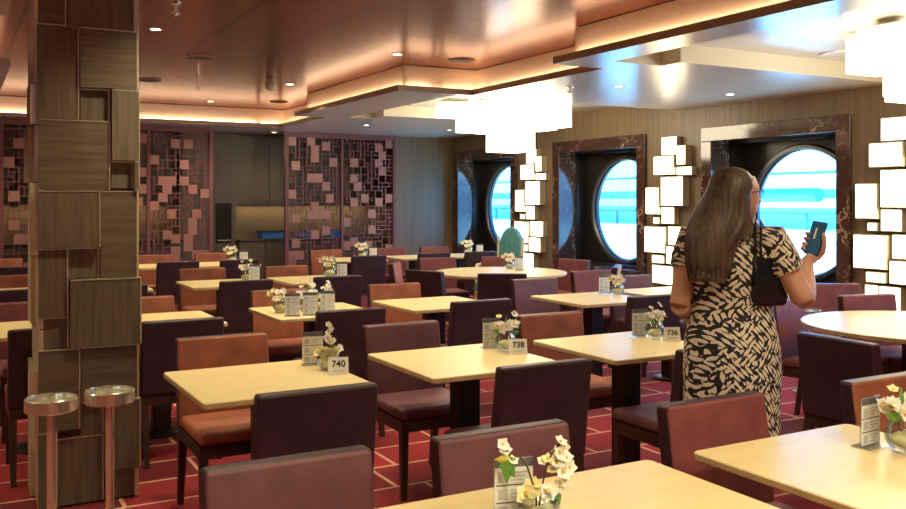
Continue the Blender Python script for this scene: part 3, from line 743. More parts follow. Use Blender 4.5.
# ------------------------------------------------------------------ table decoration
TZ = .7405
def flower(bm, c, r, n, tilt, rnd, mi=0):
    """five cupped petals round a yellow heart"""
    rot = Euler(tilt).to_matrix()
    c = Vector(c)
    for k in range(n):
        a = 2 * PI * k / n + rnd.random() * .3
        d = Vector((math.cos(a), math.sin(a), 0)); s = Vector((-math.sin(a), math.cos(a), 0))
        w = r * .48
        P = [Vector((0, 0, 0)), d * r * .55 + s * w + Vector((0, 0, r * .22)), d * r + Vector((0, 0, r * .42)), d * r * .55 - s * w + Vector((0, 0, r * .22))]
        vs = [bm.verts.new(c + rot @ p) for p in P]
        f = bm.faces.new(vs); f.material_index = mi; f.smooth = True
    ball(bm, c + rot @ Vector((0, 0, r * .18)), r * .2, 6, 5, mi=2)
def make_bouquet(kind, seed):
    rnd = random.Random(seed)
    v = empty('flower_bowl' if kind == 'bunch' else 'orchid_vase', (0, 0, 0))
    bm = bmesh.new()
    lathe(bm, [(.022, .0), (.036, .006), (.050, .03), (.054, .052), (.048, .076), (.036, .092), (.034, .096), (.032, .092), (.045, .074), (.050, .052), (.046, .03), (.030, .009)], 28)
    to_obj('bowl', bm, M['glass'], v, smooth=True)
    bm = bmesh.new(); ball(bm, (0, 0, .034), .038, 14, 8, sc=(1, 1, .6)); to_obj('filling', bm, M['cream_petal'], v, smooth=True)
    stems = []
    if kind == 'bunch':
        for k in range(10):
            a = 2.4 * k; rr = .018 + .045 * math.sqrt(k / 10)
            stems.append(((rr * math.cos(a), rr * math.sin(a) * .8, .10 + .035 * rnd.random()), .028, 0))
        stems += [((-.035, 0, .175), .018, 1), ((.045, .005, .185), .022, 0)]
    elif kind == 'spike':
        stems = [((.0, 0, .205), .017, 0), ((.012, -.012, .19), .016, 0), ((.004, 0, .165), .022, 0), ((-.004, -.014, .145), .024, 0), ((.018, .0, .125), .024, 0), ((-.02, -.012, .08), .034, 1), ((.024, -.014, .075), .034, 1), ((-.045, 0, .075), .028, 1), ((.05, 0, .09), .026, 0), ((0, -.035, .06), .032, 1)]
    elif kind == 'yellow':
        stems = [((-.07, 0, .13), .024, 1), ((-.045, -.01, .155), .02, 1), ((-.015, 0, .14), .026, 0), ((.02, 0, .15), .024, 0), ((.04, -.01, .12), .026, 0), ((.0, -.03, .10), .028, 1), ((-.03, -.02, .10), .026, 0)]
    elif kind == 'branch':      # the close one: two arching orchid branches and green leaves
        stems = [((-.085, 0, .205), .017, 0), ((-.078, .005, .19), .018, 0), ((-.06, 0, .165), .015, 0),
                 ((.055, 0, .205), .018, 0), ((.065, .005, .19), .017, 0), ((.052, -.006, .178), .021, 0), ((.070, 0, .165), .020, 0), ((.045, -.005, .155), .021, 0), ((.078, .004, .142), .02, 0), ((.060, -.012, .135), .022, 0), ((.07, 0, .115), .02, 0), ((.025, 0, .165), .016, 1), ((.012, .004, .16), .014, 0), ((.035, -.005, .14), .017, 1), ((.055, 0, .10), .019, 0), ((-.01, 0, .10), .026, 1), ((-.03, -.01, .085), .028, 1), ((.02, -.015, .09), .024, 0)]
    for (c, r, mi) in stems:
        bm = bmesh.new()
        flower(bm, c, r, 5, (rnd.uniform(.5, 1.3), rnd.uniform(-.5, .5), rnd.uniform(-.5, .5)), rnd, mi)
        if r > .02: flower(bm, Vector(c) + Vector((0, .004, .004)), r * .85, 5, (rnd.uniform(.2, .9), rnd.uniform(-.8, .8), 0), rnd, mi)
        to_obj('blossom', bm, [M['petal'], M['cream_petal'], M['yolk']], v)
    for (c, r, mi) in (stems[:3] if kind != 'branch' else ()):
        bm = bmesh.new(); tube(bm, [(0, 0, .03), (c[0] * .5, c[1] * .5, c[2] * .6), (c[0], c[1] + .004, c[2] - .004)], .0018, 6); to_obj('stem', bm, M['twig'], v, smooth=True)
    if kind == 'branch':
        for pts in ([(0, 0, .02), (-.005, 0, .09), (-.025, 0, .15), (-.05, 0, .185), (-.08, 0, .19)], [(.0, 0, .02), (.008, 0, .09), (.02, 0, .14), (.035, 0, .18), (.055, 0, .2)]):
            bm = bmesh.new(); tube(bm, pts, .0022, 6); to_obj('stem', bm, M['twig'], v, smooth=True)
    lv = {'branch': [((-.085, 0, .185), (-.055, 0, .125), 'leaf', .022), ((-.07, .003, .18), (-.075, 0, .11), 'leaf', .018), ((-.06, 0, .17), (-.105, 0, .17), 'yleaf', .014), ((.03, 0, .06), (.06, 0, .085), 'leaf', .02)],
          'bunch': [((-.02, -.02, .09), (-.07, -.02, .115), 'leaf', .014), ((.03, -.02, .09), (.075, 0, .10), 'leaf', .014), ((.0, .02, .1), (.01, .03, .18), 'leaf', .012)]}.get(kind, [((.0, 0, .09), (.035, 0, .115), 'leaf', .012), ((.01, 0, .08), (.05, -.01, .075), 'leaf', .012)])
    for p, q, mm, w in lv:
        p, q = Vector(p), Vector(q); d = q - p; s = d.cross(Vector((0, 1, 0))).normalized() * w; n = Vector((0, -.006, 0))
        bm = bmesh.new(); c = [bm.verts.new(x) for x in (p, p + d * .4 + s, q, p + d * .4 - s, p + d * .4 + n)]
        for t in ((0, 1, 4), (1, 2, 4), (2, 3, 4), (3, 0, 4)): bm.faces.new([c[i] for i in t])
        to_obj('leaf', bm, M[mm], v)
    return v
bq = {}
def bouquet(kind, x, y, label, rz=0, s=1):
    if kind not in bq: v = bq[kind] = make_bouquet(kind, len(kind))
    else: v = copy_tree(bq[kind])
    v.location = (x, y, TZ); v.rotation_euler = (0, 0, rz); v.scale = (s, s, s)
    return tag(v, label, 'flowers', 'white flowers in glass bowls on the tables')
def make_menu():
    m = empty('menu_stand', (0, 0, 0))
    bm = bmesh.new(); box(bm, -.052, .052, .0, .003, .004, .158); box(bm, -.052, .052, -.03, .035, 0, .004); to_obj('acrylic_holder', bm, M['acrylic'], m)
    bm = bmesh.new(); fs = box(bm, -.049, .049, -.0022, -.0006, .008, .155)
    c = to_obj('card', bm, M['bluecard'], m)
    bm = bmesh.new(); box(bm, -.049, .049, -.0032, -.0024, .134, .155); to_obj('header', bm, M['slate'], c)
    bm = bmesh.new()
    for k in range(3):
        z = .092 - k * .042
        box(bm, -.04, -.016, -.0032, -.0024, z + .006, z + .032)
        for q in range(3): box(bm, -.008, .036 - q * .008, -.0032, -.0024, z + .027 - q * .009, z + .031 - q * .009)
    to_obj('printed_rows', bm, M['grey'], c)
    bm = bmesh.new()
    for k in range(3): box(bm, -.046, .046, -.0032, -.0024, .0895 - k * .042, .0925 - k * .042)
    to_obj('divider', bm, M['slate'], c)
    return m
menus = []
def menu(x, y, label, rz=0):
    m = make_menu() if not menus else copy_tree(menus[0]); menus.append(m)
    m.location = (x, y, TZ); m.rotation_euler = (0, 0, rz)
    return tag(m, label, 'menu stand', 'menu cards in acrylic stands')
def number_sign(n, x, y, rz=0):
    s = tag(empty('number_sign', (x, y, TZ), rz), f'small white tent card reading {n} on its cream table', 'sign', 'numbered table signs')
    bm = bmesh.new()
    z1 = .076
    c = [bm.verts.new(p) for p in ((-.045, -.02, 0), (.045, -.02, 0), (.045, .0, z1), (-.045, .0, z1), (-.045, .02, 0), (.045, .02, 0))]
    for f in ((0, 1, 2, 3), (3, 2, 5, 4), (0, 3, 4), (1, 5, 2), (0, 4, 5, 1)): bm.faces.new([c[i] for i in f])
    to_obj('card', bm, M['white'], s)
    tilt = math.atan2(z1, .02)
    text_mesh(n, .041, M['ink'], s, 'number', (0, -.0080 - .0012, .046), (tilt, 0, 0))
    bm = bmesh.new(); box(bm, -.026, .026, -.0008, .0008, -.0022, .0022); to_obj('small_print', bm, M['grey'], s, loc=(0, -.0162, .0165), rot=(tilt - PI / 2, 0, 0))
    return s

VR = R(-24)      # the decorations are set slightly askew, turned to the aisle
bouquet('branch', 1.207, 1.765, 'white orchid branches with green leaves on the bottom-edge table', R(-20), 1.0)
menu(1.185, 1.835, 'menu stand beside the orchid branches on the bottom-edge table', R(-14))
bouquet('bunch', 2.575, 1.76, 'white flowers in a round bowl on the lower right corner table', VR, 1.1)
menu(2.535, 1.85, 'menu stand beside the flower bowl on the lower right corner table', R(4))
bouquet('spike', 1.505, 3.90, 'tall white orchid spike in a glass bowl behind sign 740', VR)
menu(1.485, 4.05, 'menu stand behind the 740 sign', R(-10)); number_sign('740', 1.505, 3.775, R(-16))
bouquet('bunch', 2.495, 3.94, 'cluster of white flowers in a glass bowl behind sign 738', VR)
menu(2.475, 4.05, 'menu stand behind the 738 sign', R(-6)); number_sign('738', 2.50, 3.83, R(-22))
bouquet('bunch', 3.44, 3.87, 'cluster of white flowers in a glass bowl behind sign 736', R(10))
menu(3.425, 3.98, 'menu stand behind the 736 sign', R(-8)); number_sign('736', 3.475, 3.77, R(-22))
bouquet('yellow', 4.76, 5.80, 'few white blooms over a round glass bowl before the second porthole', VR)
menu(4.74, 5.95, 'menu stand beside the round glass bowl before the second porthole', R(-12))
for k, (x, y, l) in enumerate(((1.985, 5.80, 'first of three menu stands in a row, by the table corner'), (2.11, 5.80, 'middle one of the three menu stands in a row'), (2.25, 5.84, 'last of the three menu stands in a row, by the plum chair'))): menu(x, y, l, R(-26))
bouquet('yellow', 1.97, 6.02, 'pale flowers behind the first of the three menu stands', VR)
bouquet('bunch', 2.14, 5.96, 'pale flowers behind the middle one of the three menu stands', VR)
bouquet('branch', 2.28, 6.06, 'tall white flowers with leaves behind the last of three menu stands', VR, .95)
bouquet('bunch', 2.49, 8.66, 'white flowers on the fourth-row table next to the pillar', VR); menu(2.545, 8.56, 'menu stand on the fourth-row table next to the pillar', VR)
bouquet('yellow', 3.33, 8.58, 'white and yellow flowers on the fourth-row table before the tall screen', VR, 1.25); menu(3.43, 8.50, 'menu stand on the fourth-row table before the tall screen', VR)
bouquet('yellow', 5.45, 8.52, 'small flowers at the middle of the far round table', VR, 1.1); menu(5.48, 8.37, 'menu stand at the middle of the far round table', VR)
bouquet('yellow', 3.02, 11.1, 'white flowers on the long table before the screen by the pillar', VR, 1.25); menu(3.13, 10.98, 'menu stand on the long table before the screen by the pillar', VR)
bouquet('yellow', 4.80, 11.15, 'white flowers on the table before the tall lattice screen', VR, 1.25); menu(4.91, 11.06, 'menu stand on the table before the tall lattice screen', VR)
bouquet('yellow', 6.43, 11.15, 'white flowers on the long table below the first porthole', VR, 1.25); menu(6.53, 11.0, 'menu stand on the long table below the first porthole', VR)

# ------------------------------------------------------------------ ceiling fittings
def lamp(x, y, z, power, soft=.05, blend=.7, size=125, c=(1, .83, .53)):  # spot beam, for the downlights and for added fill without a fitting
    l = bpy.data.lights.new('downlight_or_fill_beam', 'SPOT'); l.energy = power; l.color = c; l.spot_size = R(size); l.spot_blend = blend; l.shadow_soft_size = soft
    o = bpy.data.objects.new('downlight_or_fill_beam', l); col.objects.link(o); o.location = (x, y, z - .02); return o
DL = []
def downlight(x, y, z, label, power=60):
    if not DL:
        d = empty('downlight', (0, 0, 0))
        bm = bmesh.new(); lathe(bm, [(.036, 0), (.052, 0), (.055, -.004), (.05, -.007), (.036, -.004)], 28, cap=False); to_obj('ring', bm, M['steel'], d, smooth=True)
        bm = bmesh.new(); lathe(bm, [(.037, -.002), (.03, -.003)], 28); to_obj('lamp', bm, M['down'], d)
    else: d = copy_tree(DL[0])
    DL.append(d); d.location = (x, y, z - .001)
    tag(d, label, 'downlight', 'round recessed ceiling downlights')
    lamp(x, y, z, power)
downlight(1.34, 7.08, ZH, 'downlight in the copper ceiling just beside the pillar top')
downlight(3.45, 7.25, ZH, 'downlight in the copper ceiling before the dark round speaker')
downlight(3.29, 9.71, ZH, 'downlight in the copper ceiling beside the frosted dome')
downlight(2.95, 11.9, ZH, 'farthest downlight in the copper ceiling near the back cove')
downlight(5.25, 6.38, ZS, 'bluish downlight in the white soffit beside the sprinkler', 30)
downlight(6.60, 6.35, ZS, 'downlight in the white soffit above the third porthole', 30)
downlight(4.26, 13.30, ZS, 'downlight over the buffet in the gap between the screens', 14)
downlight(4.96, 11.40, ZS, 'downlight in the far soffit above the tall screen', 30)
downlight(6.37, 11.60, ZS, 'downlight in the far soffit above the blue-lit wood wall', 30)
# added fill spots without fittings, out of the picture or above its top edge
for x, y in ((1.2, 4.2), (2.9, 4.6), (1.2, 1.6), (2.9, 1.6), (1.4, 9.6), (1.3, 11.6), (.9, -1.4), (2.9, -1.4), (.3, -.3), (2.0, -.5), (2.1, 5.8)):
    lamp(x, y, ZH, 60 if y > 2 else (38 if y > 0 else 95), size=125 if y > 0 else 150)  # the stronger ones behind the camera are added as frontal fill
for x, y in ((-1.2, 3), (-.9, 5.1), (-1.2, 7), (-1.2, 11), (5.6, .6), (6, -1.5)): lamp(x, y, ZS, 46)  # no fittings here; one is added to brighten the left face of the pillar
SPK = []
def speaker(x, y, z, r, label, m='grille'):
    d = empty('ceiling_speaker', (x, y, z - .001))
    bm = bmesh.new(); lathe(bm, [(r, 0), (r, -.006), (r * .93, -.010)], 36); to_obj('rim', bm, M['fascia' if m == 'grille' else 'soffit'], d)
    bm = bmesh.new(); lathe(bm, [(r * .91, -.0102), (r * .5, -.013), (r * .1, -.0135)], 36); to_obj('grille', bm, M[m], d)
    tag(d, label, 'speaker', 'round ceiling speakers')
speaker(4.12, 7.27, ZH, .125, 'dark round speaker in the copper ceiling above the chandelier')
speaker(1.95, 8.27, ZH, .12, 'dark round speaker in the copper ceiling right of the pillar')
speaker(1.86, 10.12, ZH, .12, 'dark round speaker close to the pillar, low under the far ceiling')
speaker(3.75, 11.5, ZH, .12, 'dark round speaker at the inner corner of the far cove')
speaker(6.15, 4.80, ZS + .14, .13, 'pale round speaker in the recess beside the right chandelier', 'soffit')
def sprinkler(x, y, z, drop, label):
    d = empty('sprinkler', (x, y, z - .001))
    bm = bmesh.new(); lathe(bm, [(.035, 0), (.035, -.006), (.012, -.012)], 20); to_obj('flange', bm, M['chrome'], d)
    bm = bmesh.new(); lathe(bm, [(.009, -.008), (.009, -drop)], 12); to_obj('pipe', bm, M['chrome'], d)
    bm = bmesh.new()
    for k in range(8):
        a = PI / 4 * k; tube(bm, [(0, 0, -drop - .012), (.035 * math.cos(a), .035 * math.sin(a), -drop - .016)], [.006, .003], 6)
    lathe(bm, [(.014, -drop + .004), (.014, -drop - .02), (.006, -drop - .035)], 12)
    to_obj('head', bm, M['chrome'], d)
    tag(d, label, 'sprinkler', 'ceiling sprinklers')
sprinkler(1.28, 6.09, ZH, .05, 'star-shaped chrome sprinkler near the pillar top')
sprinkler(2.25, 9.60, ZH, .11, 'long-stemmed sprinkler hanging in the middle of the copper ceiling')
sprinkler(4.90, 6.64, ZS, .03, 'chrome sprinkler on the white soffit above the far chandelier')
dm = tag(empty('dome_detector', (2.97, 9.39, ZH - .001)), 'pale frosted dome hanging under the copper ceiling', 'detector')
bm = bmesh.new(); lathe(bm, [(.05, 0), (.05, -.03), (.045, -.035)], 24); to_obj('base', bm, M['steel'], dm, smooth=True)
bm = bmesh.new(); lathe(bm, [(.045, -.035), (.058, -.06), (.06, -.085), (.045, -.115), (.015, -.13)], 24); to_obj('dome', bm, M['frost'], dm, smooth=True)
# warm under-cabinet lamps of the buffet
for x, w in ((1.2, 3.3), (5.0, 2.2)):
    l = bpy.data.lights.new('counter_lamp', 'AREA'); l.shape = 'RECTANGLE'; l.size = w; l.size_y = .05; l.energy = 2.5; l.color = (1, .72, .4)
    o = bpy.data.objects.new('counter_lamp', l); col.objects.link(o); o.location = (x, 14.05, 1.43)

# ------------------------------------------------------------------ the woman (local axes: x to her picture-right, y away, z up)
per = empty('person', (2.88, 2.75, 0), R(-29))
def body_axes(deg):
    a = R(deg); f = Vector((math.sin(a), math.cos(a), 0)); return Vector((f.y, -f.x, 0)), f
BR, BF = body_axes(26)          # her right and her front
def P3(r, f, z, c=(-.01, 0)): return Vector((c[0], c[1], 0)) + BR * r + BF * f + Vector((0, 0, z))
def loft(bm, rings, n=40, mi=0, ridge=None, close=True):
    """rings: (centre, half vector a, half vector b)"""
    out = []
    for c, a, b in rings:
        ring = []
        for k in range(n):
            t = 2 * PI * k / n
            s = 1 if ridge is None else ridge(k, c.z)
            ring.append(bm.verts.new(c + a * math.cos(t) * s + b * math.sin(t) * s))
        out.append(ring)
    for i in range(len(out) - 1):
        for k in range(n):
            f = bm.faces.new((out[i][k], out[i][(k + 1) % n], out[i + 1][(k + 1) % n], out[i + 1][k])); f.material_index = mi; f.smooth = True
    if close:
        bm.faces.new(out[0][::-1]); bm.faces.new(out[-1])
    return out
HF = Vector((.93, .36, 0)).normalized(); HRt = Vector((HF.y, -HF.x, 0)); HC = Vector((.017, .0, 1.545))
def HP(r, f, z): return HC + HRt * r + HF * f + Vector((0, 0, z))
# phone frame
PN = Vector((-.74, -.56, .30)).normalized(); PL = Vector((.22, .0, 1)); PL = (PL - PN * PL.dot(PN)).normalized(); PU = PL.cross(PN).normalized()
PC = Vector((.382, .09, 1.355))
def PP_(u, n, l): return PC + PU * u + PN * n + PL * l
bm = bmesh.new()
# torso, neck
loft(bm, [(P3(0, .0, z), BR * a, BF * b) for z, a, b in ((.80, .165, .115), (.90, .172, .118), (1.02, .140, .10), (1.15, .148, .105), (1.26, .165, .105), (1.33, .170, .095), (1.38, .135, .075), (1.41, .075, .06), (1.44, .052, .055))])
tube(bm, [P3(0, -.005, 1.40), HC + Vector((-.02, 0, -.06))], [.052, .05], 16)
# head with jaw, nose, lips, brow, ears
ball(bm, HP(0, -.012, .022), 1, 24, 16, sc=(.090, .078, .088), rot=Euler((0, 0, math.atan2(HF.y, HF.x))))
loft(bm, [(HP(0, f, z), HRt * a, HF * b) for z, f, a, b in ((.075, .01, .05, .07), (.03, .012, .066, .085), (-.02, .016, .063, .078), (-.06, .024, .052, .064), (-.09, .036, .036, .045), (-.108, .048, .018, .024))], 24)
loft(bm, [(HP(0, f, z), HRt * a, HF * b) for z, f, a, b in ((.02, .085, .008, .010), (-.01, .094, .010, .014), (-.03, .109, .013, .016), (-.042, .100, .015, .013))], 12)
tube(bm, [HP(-.024, .082, -.060), HP(0, .092, -.057), HP(.024, .082, -.060)], [.004, .008, .004], 8)
tube(bm, [HP(-.022, .080, -.072), HP(0, .089, -.072), HP(.022, .080, -.072)], [.004, .008, .004], 8)
tube(bm, [HP(-.042, .074, .03), HP(0, .092, .026), HP(.042, .074, .03)], [.006, .008, .006], 8)
for s in (-1, 1): ball(bm, HP(s * .068, -.005, -.01), 1, 10, 8, sc=(.016, .008, .028)); ball(bm, HP(s * .031, .073, .004), .012, 10, 8)
# legs and feet
for s, fy in ((-1, .02), (1, -.02)):
    tube(bm, [P3(s * .085, 0, .86), P3(s * .09, .01, .62), P3(s * .088, .015, .46), P3(s * .088, -.012, .33), P3(s * .086, -.01, .18), P3(s * .086, 0, .075)], [.088, .070, .052, .054, .04, .034], 18)
    tube(bm, [P3(s * .086, -.045, .045), P3(s * .088, .03, .05), P3(s * .095, .10, .035), P3(s * .10, .155, .026)], [.030, .034, .036, .02], 14, flat=.75)
# raised arm
SH = P3(.165, -.01, 1.345); EL = Vector((.246, -.125, 1.105)); WR = Vector((.333, .06, 1.256))
tube(bm, [P3(.11, 0, 1.35), SH, SH.lerp(EL, .45), EL + Vector((-.008, 0, .02)), EL], [.05, .056, .055, .046, .040], 18)
tube(bm, [EL, EL.lerp(WR, .12), EL.lerp(WR, .35), EL.lerp(WR, .75), WR, WR.lerp(PP_(.0, -.03, -.07), .5)], [.040, .046, .046, .033, .026, .027], 18)
# hand round the phone: palm, four fingers over the far edge, thumb up the near edge
tube(bm, [WR, PP_(.006, -.028, -.075), PP_(.004, -.026, -.035), PP_(.0, -.024, .0)], [.026, .032, .036, .024], 16, flat=.6)
for k, (l, ln) in enumerate(((-.062, .80), (-.040, .95), (-.016, 1.0), (.008, .92))):
    tube(bm, [PP_(.008, -.022, l - .012), PP_(-.026, -.020, l), PP_(-.046, -.010, l + .004), PP_(-.045, .010, l + .006), PP_(-.045 + .028 * ln, .015, l + .006)], [.010, .0098, .009, .0082, .007], 10)
tube(bm, [PP_(.018, -.026, -.075), PP_(.040, -.018, -.050), PP_(.046, -.002, -.015), PP_(.043, .010, .012), PP_(.036, .014, .026)], [.016, .0135, .011, .010, .008], 10)
# hanging arm, forearm forward, relaxed hand
LS = P3(-.165, 0, 1.34); LE = Vector((-.222, .03, 1.07)); LW = Vector((-.085, .235, 1.01))
tube(bm, [P3(-.11, 0, 1.35), LS, LS.lerp(LE, .45), LE], [.05, .055, .053, .041], 18)
tube(bm, [LE, LE.lerp(LW, .15), LE.lerp(LW, .4), LE.lerp(LW, .8), LW], [.041, .045, .044, .031, .025], 18)
D = (LW - LE).normalized(); HS = Vector((.9, -.1, -.3)).normalized()
tube(bm, [LW, LW + D * .04, LW + D * .085], [.026, .038, .034], 14, flat=.5)
for k, ln in enumerate((.060, .075, .080, .070)):
    b0 = LW + D * .08 + HS * (-.028 + .0185 * k)
    tube(bm, [b0 - D * .02, b0, b0 + D * ln * .45 + Vector((0, 0, -.008)), b0 + D * ln * .75 + Vector((0, 0, -.026)), b0 + D * ln * .85 + Vector((0, 0, -.044))], [.009, .0095, .009, .008, .0065], 10)
tube(bm, [LW + D * .02 + HS * .02, LW + D * .045 + HS * .046, LW + D * .075 + HS * .056 + Vector((0, 0, -.008)), LW + D * .095 + HS * .052 + Vector((0, 0, -.014))], [.016, .0125, .010, .008], 10)
bmesh.ops.recalc_face_normals(bm, faces=bm.faces)
tmp_me = bpy.data.meshes.new('tmp'); bm.to_mesh(tmp_me); bm.free()
tmp = bpy.data.objects.new('tmp', tmp_me); col.objects.link(tmp)
md = tmp.modifiers.new('fuse', 'REMESH'); md.mode = 'VOXEL'; md.voxel_size = .005; md.use_smooth_shade = True
sm = tmp.modifiers.new('soften', 'SMOOTH'); sm.iterations = 3; sm.factor = .5
dg = bpy.context.evaluated_depsgraph_get(); dg.update()
body_me = bpy.data.meshes.new_from_object(tmp.evaluated_get(dg)); body_me.name = 'body'
bpy.data.objects.remove(tmp)
body_me.materials.clear(); lipm = mat('lips', (.42, .13, .11), .4); eyew = mat('eye white', (.8, .78, .75), .2); eyed = mat('dark iris', (.03, .02, .015), .2)
for m_ in (M['skin'], lipm, eyew, eyed): body_me.materials.append(m_)
for p in body_me.polygons:
    p.use_smooth = True
    d = p.center - HC; q = (d.dot(HRt), d.dot(HF), d.z)
    if q[1] > .078 and abs(q[0]) < .024 and -.080 < q[2] < -.053: p.material_index = 1
    for s in (-1, 1):
        e_ = (HP(s * .031, .073, .004) - p.center).length
        if q[1] > .078 and e_ < .0135 and abs(q[2] - .004) < .006: p.material_index = 3 if abs(q[0] - s * .031) < .005 else 2
body = bpy.data.objects.new('body', body_me); col.objects.link(body); body.parent = per
# dress: fitted bodice, seam at the waist, straight skirt, short sleeves
bm = bmesh.new()
dr = [(1.425, .088, .072, 0), (1.40, .130, .088, 0), (1.365, .172, .105, 0), (1.32, .188, .118, 0), (1.26, .188, .130, 0), (1.18, .176, .130, .005), (1.12, .168, .125, .005), (1.08, .168, .123, .005), (1.05, .170, .124, .005), (.98, .184, .136, 0), (.90, .196, .148, 0), (.80, .200, .150, 0), (.68, .194, .145, 0), (.55, .190, .140, 0), (.44, .194, .142, 0)]
def folds(k, z): return 1 + (.022 * math.sin(k * .9 + z * 2) * min(1, max(0, (1.05 - z) * 2.2)) + .006 * math.sin(k * 1.7 + z * 23))
loft(bm, [(P3(0, f, z), BR * a, BF * b) for z, a, b, f in dr], 56, ridge=folds, close=False)
bt = loft(bm, [(P3(0, 0, .44), BR * .194, BF * .142), (P3(0, 0, .445), BR * .185, BF * .134)], 56, ridge=folds, close=False)
for S_, E_, k in ((SH, EL, .50), (LS, LE, .42)):
    a = S_ + (P3(0, 0, 1.36) - S_) * .45
    tube(bm, [a, S_ + Vector((0, 0, .006)), S_.lerp(E_, k * .55), S_.lerp(E_, k)], [.062, .074, .073, .070], 22)
d_ = to_obj('dress', bm, M['dress'], per, smooth=True)
# long hair down her back
rnd = random.Random(4); RD = [rnd.uniform(.93, 1.05) for _ in range(90)]
RD = [(RD[i] + RD[i - 1] * .5) / 1.5 for i in range(90)]
def strands(k, z): return 1 + (RD[k] - 1) * min(1, max(.05, (1.65 - z) * 4))
bm = bmesh.new()
hr = [(1.660, -.018, -.004, .018, .018), (1.655, -.018, -.004, .045, .042), (1.638, -.015, -.006, .072, .070), (1.61, -.012, -.012, .089, .088), (1.575, -.018, -.02, .096, .096), (1.53, -.042, -.028, .098, .096), (1.48, -.060, -.035, .116, .094), (1.43, -.078, -.062, .130, .085), (1.395, -.100, -.088, .124, .075), (1.36, -.122, -.105, .112, .062), (1.31, -.136, -.118, .104, .050), (1.26, -.140, -.122, .096, .042), (1.215, -.140, -.122, .084, .034)]
rings = loft(bm, [(Vector((x, y, z)), Vector((a, 0, 0)), Vector((0, b, 0))) for z, x, y, a, b in hr], 90, ridge=strands)
for k, v in enumerate(rings[-1]): v.co.z += rnd.uniform(-.035, .03)
for v in bm.verts:
    d = v.co - HC; h = d.dot(HF); lim = .084 if d.z > .085 else (.084 - (.085 - d.z) * 1.7 if d.z > .045 else (.002 if d.z > -.09 else .002 + (-.09 - d.z) * .9))
    if h > lim: v.co -= HF * (h - lim)
to_obj('hair', bm, M['hair'], per)
# lock of hair in front of her near shoulder
bm = bmesh.new()
for k in range(5):
    o_ = .011 * k
    tube(bm, [HP(.060, -.02 - o_, .05), HP(.078, -.026 - o_, -.02), HP(.082, -.018 - o_, -.085), Vector((.045 - o_, -.105, 1.40)), Vector((.015 - o_ * 1.5, -.135, 1.335 + .01 * k))], [.008, .013, .013, .010, .003], 8)
to_obj('hair_lock', bm, M['hair'], per, smooth=True)
# spectacles
bm = bmesh.new()
for s in (-1, 1):
    c = [HP(s * .031 + .023 * math.cos(2 * PI * k / 16), .098 - abs(s * .031 + .023 * math.cos(2 * PI * k / 16)) * .12, .003 + .017 * math.sin(2 * PI * k / 16)) for k in range(17)]
    tube(bm, c, .0016, 6)
    tube(bm, [HP(s * .053, .092, .008), HP(s * .068, .05, .010), HP(s * .072, .0, .006)], .0018, 6)
tube(bm, [HP(-.009, .098, .006), HP(0, .102, .009), HP(.009, .098, .006)], .0018, 6)
to_obj('spectacles', bm, M['ink'], per)
for s in (-1, 1):
    bm = bmesh.new()
    tube(bm, [P3(s * .085, -.062, .026), P3(s * .088, .03, .026), P3(s * .096, .10, .022), P3(s * .101, .168, .018)], [.034, .037, .040, .026], 16, flat=.62)
    to_obj('shoe', bm, M['shoe'], per, smooth=True)
tag(per, 'woman with long hair in a black and cream leaf-print dress, raising a phone', 'person')
RW = per.matrix_basis
# shoulder bag at her side and the phone in her hand
bag = tag(empty('shoulder_bag', RW @ Vector((.092, -.115, 1.085)), R(-29) + R(18)), 'black leather shoulder bag hanging at the side of the woman', 'bag')
bm = bmesh.new()
vv = []
for z, w0, w1, t in ((0, -.045, .085, .020), (.02, -.062, .095, .028), (.10, -.066, .080, .030), (.19, -.066, .045, .022), (.21, -.06, .03, .012)):
    vv.append([bm.verts.new(p) for p in ((w0, -t, z), (w1, -t, z), (w1, t, z), (w0, t, z))])
for i in range(4):
    for k in range(4): bm.faces.new((vv[i][k], vv[i][(k + 1) % 4], vv[i + 1][(k + 1) % 4], vv[i + 1][k]))
bm.faces.new(vv[0][::-1]); bm.faces.new(vv[-1])
to_obj('pouch', bm, M['leather'], bag, bevel=.012, seg=3)
inv = (Matrix.Translation(bag.location) @ Matrix.Rotation(bag.rotation_euler.z, 4, 'Z')).inverted()
def BL(v): return inv @ (RW @ Vector(v))
bpy.context.view_layer.update(); RW = per.matrix_world.copy(); inv = bag.matrix_world.inverted()
for q in (0, .022):
    bm = bmesh.new(); tube(bm, [BL((.05 + q, -.135, 1.26)), BL((.04 + q, -.150, 1.33)), BL((.05 + q, -.128, 1.395)), BL((.07 + q, -.07, 1.435)), BL((.10 + q, .0, 1.42)), BL((.13 + q, .05, 1.34)), BL((.13 + q, .02, 1.25))], .0055, 8); to_obj('strap', bm, M['leather'], bag, smooth=True)
bm = bmesh.new(); tube(bm, [(.0, -.030, .215), (.06, -.038, .13), (.088, -.038, .03)], .004, 6); to_obj('zip', bm, M['chrome'], bag, smooth=True)
bag.location = RW @ Vector((.092, -.115, 1.085))
ph = tag(empty('phone', RW @ PC), 'dark blue phone held up in the hand of the woman', 'phone')
ph.rotation_euler = (Matrix.Rotation(R(-29), 3, 'Z') @ Matrix((-PU, PN, PL)).transposed()).to_euler()
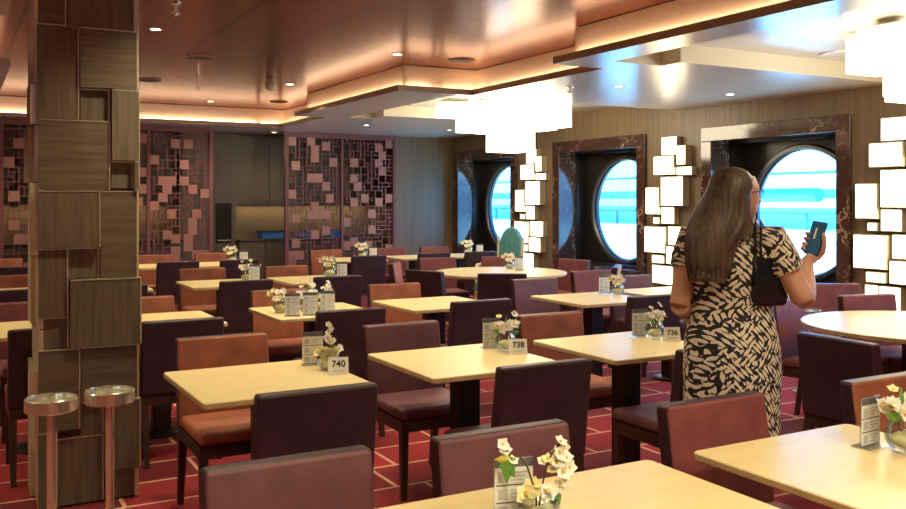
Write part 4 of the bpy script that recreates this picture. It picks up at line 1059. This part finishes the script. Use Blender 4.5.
bm = bmesh.new(); box(bm, -.036, .036, -.0045, .0035, -.075, .075); to_obj('case', bm, M['phone'], ph, bevel=.003)
bm = bmesh.new(); box(bm, -.033, .033, .0036, .0046, -.071, .071); to_obj('screen', bm, mat('dark phone screen', (.03, .17, .36), .25), ph)
bm = bmesh.new(); box(bm, .0, .009, .0047, .0053, -.005, .045); to_obj('white_mark', bm, M['white'], ph)

# ------------------------------------------------------------------ daylight outside
w = bpy.data.worlds.new('harbour sky'); scene.world = w; w.use_nodes = True
nt = w.node_tree; bg = nt.nodes['Background']
tc = nt.nodes.new('ShaderNodeTexCoord'); sp = nt.nodes.new('ShaderNodeSeparateXYZ'); rp = nt.nodes.new('ShaderNodeValToRGB')
mr = nt.nodes.new('ShaderNodeMapRange'); mr.inputs['From Min'].default_value = -1; mr.inputs['From Max'].default_value = 1
nt.links.new(tc.outputs['Generated'], sp.inputs[0]); nt.links.new(sp.outputs['Z'], mr.inputs['Value']); nt.links.new(mr.outputs['Result'], rp.inputs['Fac'])
e = rp.color_ramp.elements
e[0].position = .44; e[0].color = (.65, .88, 1, 1); e[1].position = .60; e[1].color = (.12, .42, 1, 1)
nt.links.new(rp.outputs['Color'], bg.inputs['Color']); bg.inputs['Strength'].default_value = 8.0

# ------------------------------------------------------------------ camera
cam = bpy.data.cameras.new('camera'); co = bpy.data.objects.new('camera', cam); col.objects.link(co)
co.location = (0, 0, 1.52); co.rotation_euler = (PI / 2, 0, R(-29))
cam.sensor_width = 36; cam.lens = 36 * 900 / 906; cam.shift_y = -54.5 / 906; cam.clip_start = .05
scene.camera = co
vs = scene.view_settings
vs.view_transform = 'Standard'; vs.look = 'None'; vs.exposure = 1.0; vs.gamma = 1; vs.use_curve_mapping = False
scene.cycles.use_denoising = True
scene.cycles.max_bounces = 7; scene.cycles.diffuse_bounces = 4; scene.cycles.glossy_bounces = 3; scene.cycles.transparent_max_bounces = 12
scene.cycles.sample_clamp_indirect = 6; scene.cycles.caustics_reflective = False; scene.cycles.caustics_refractive = False
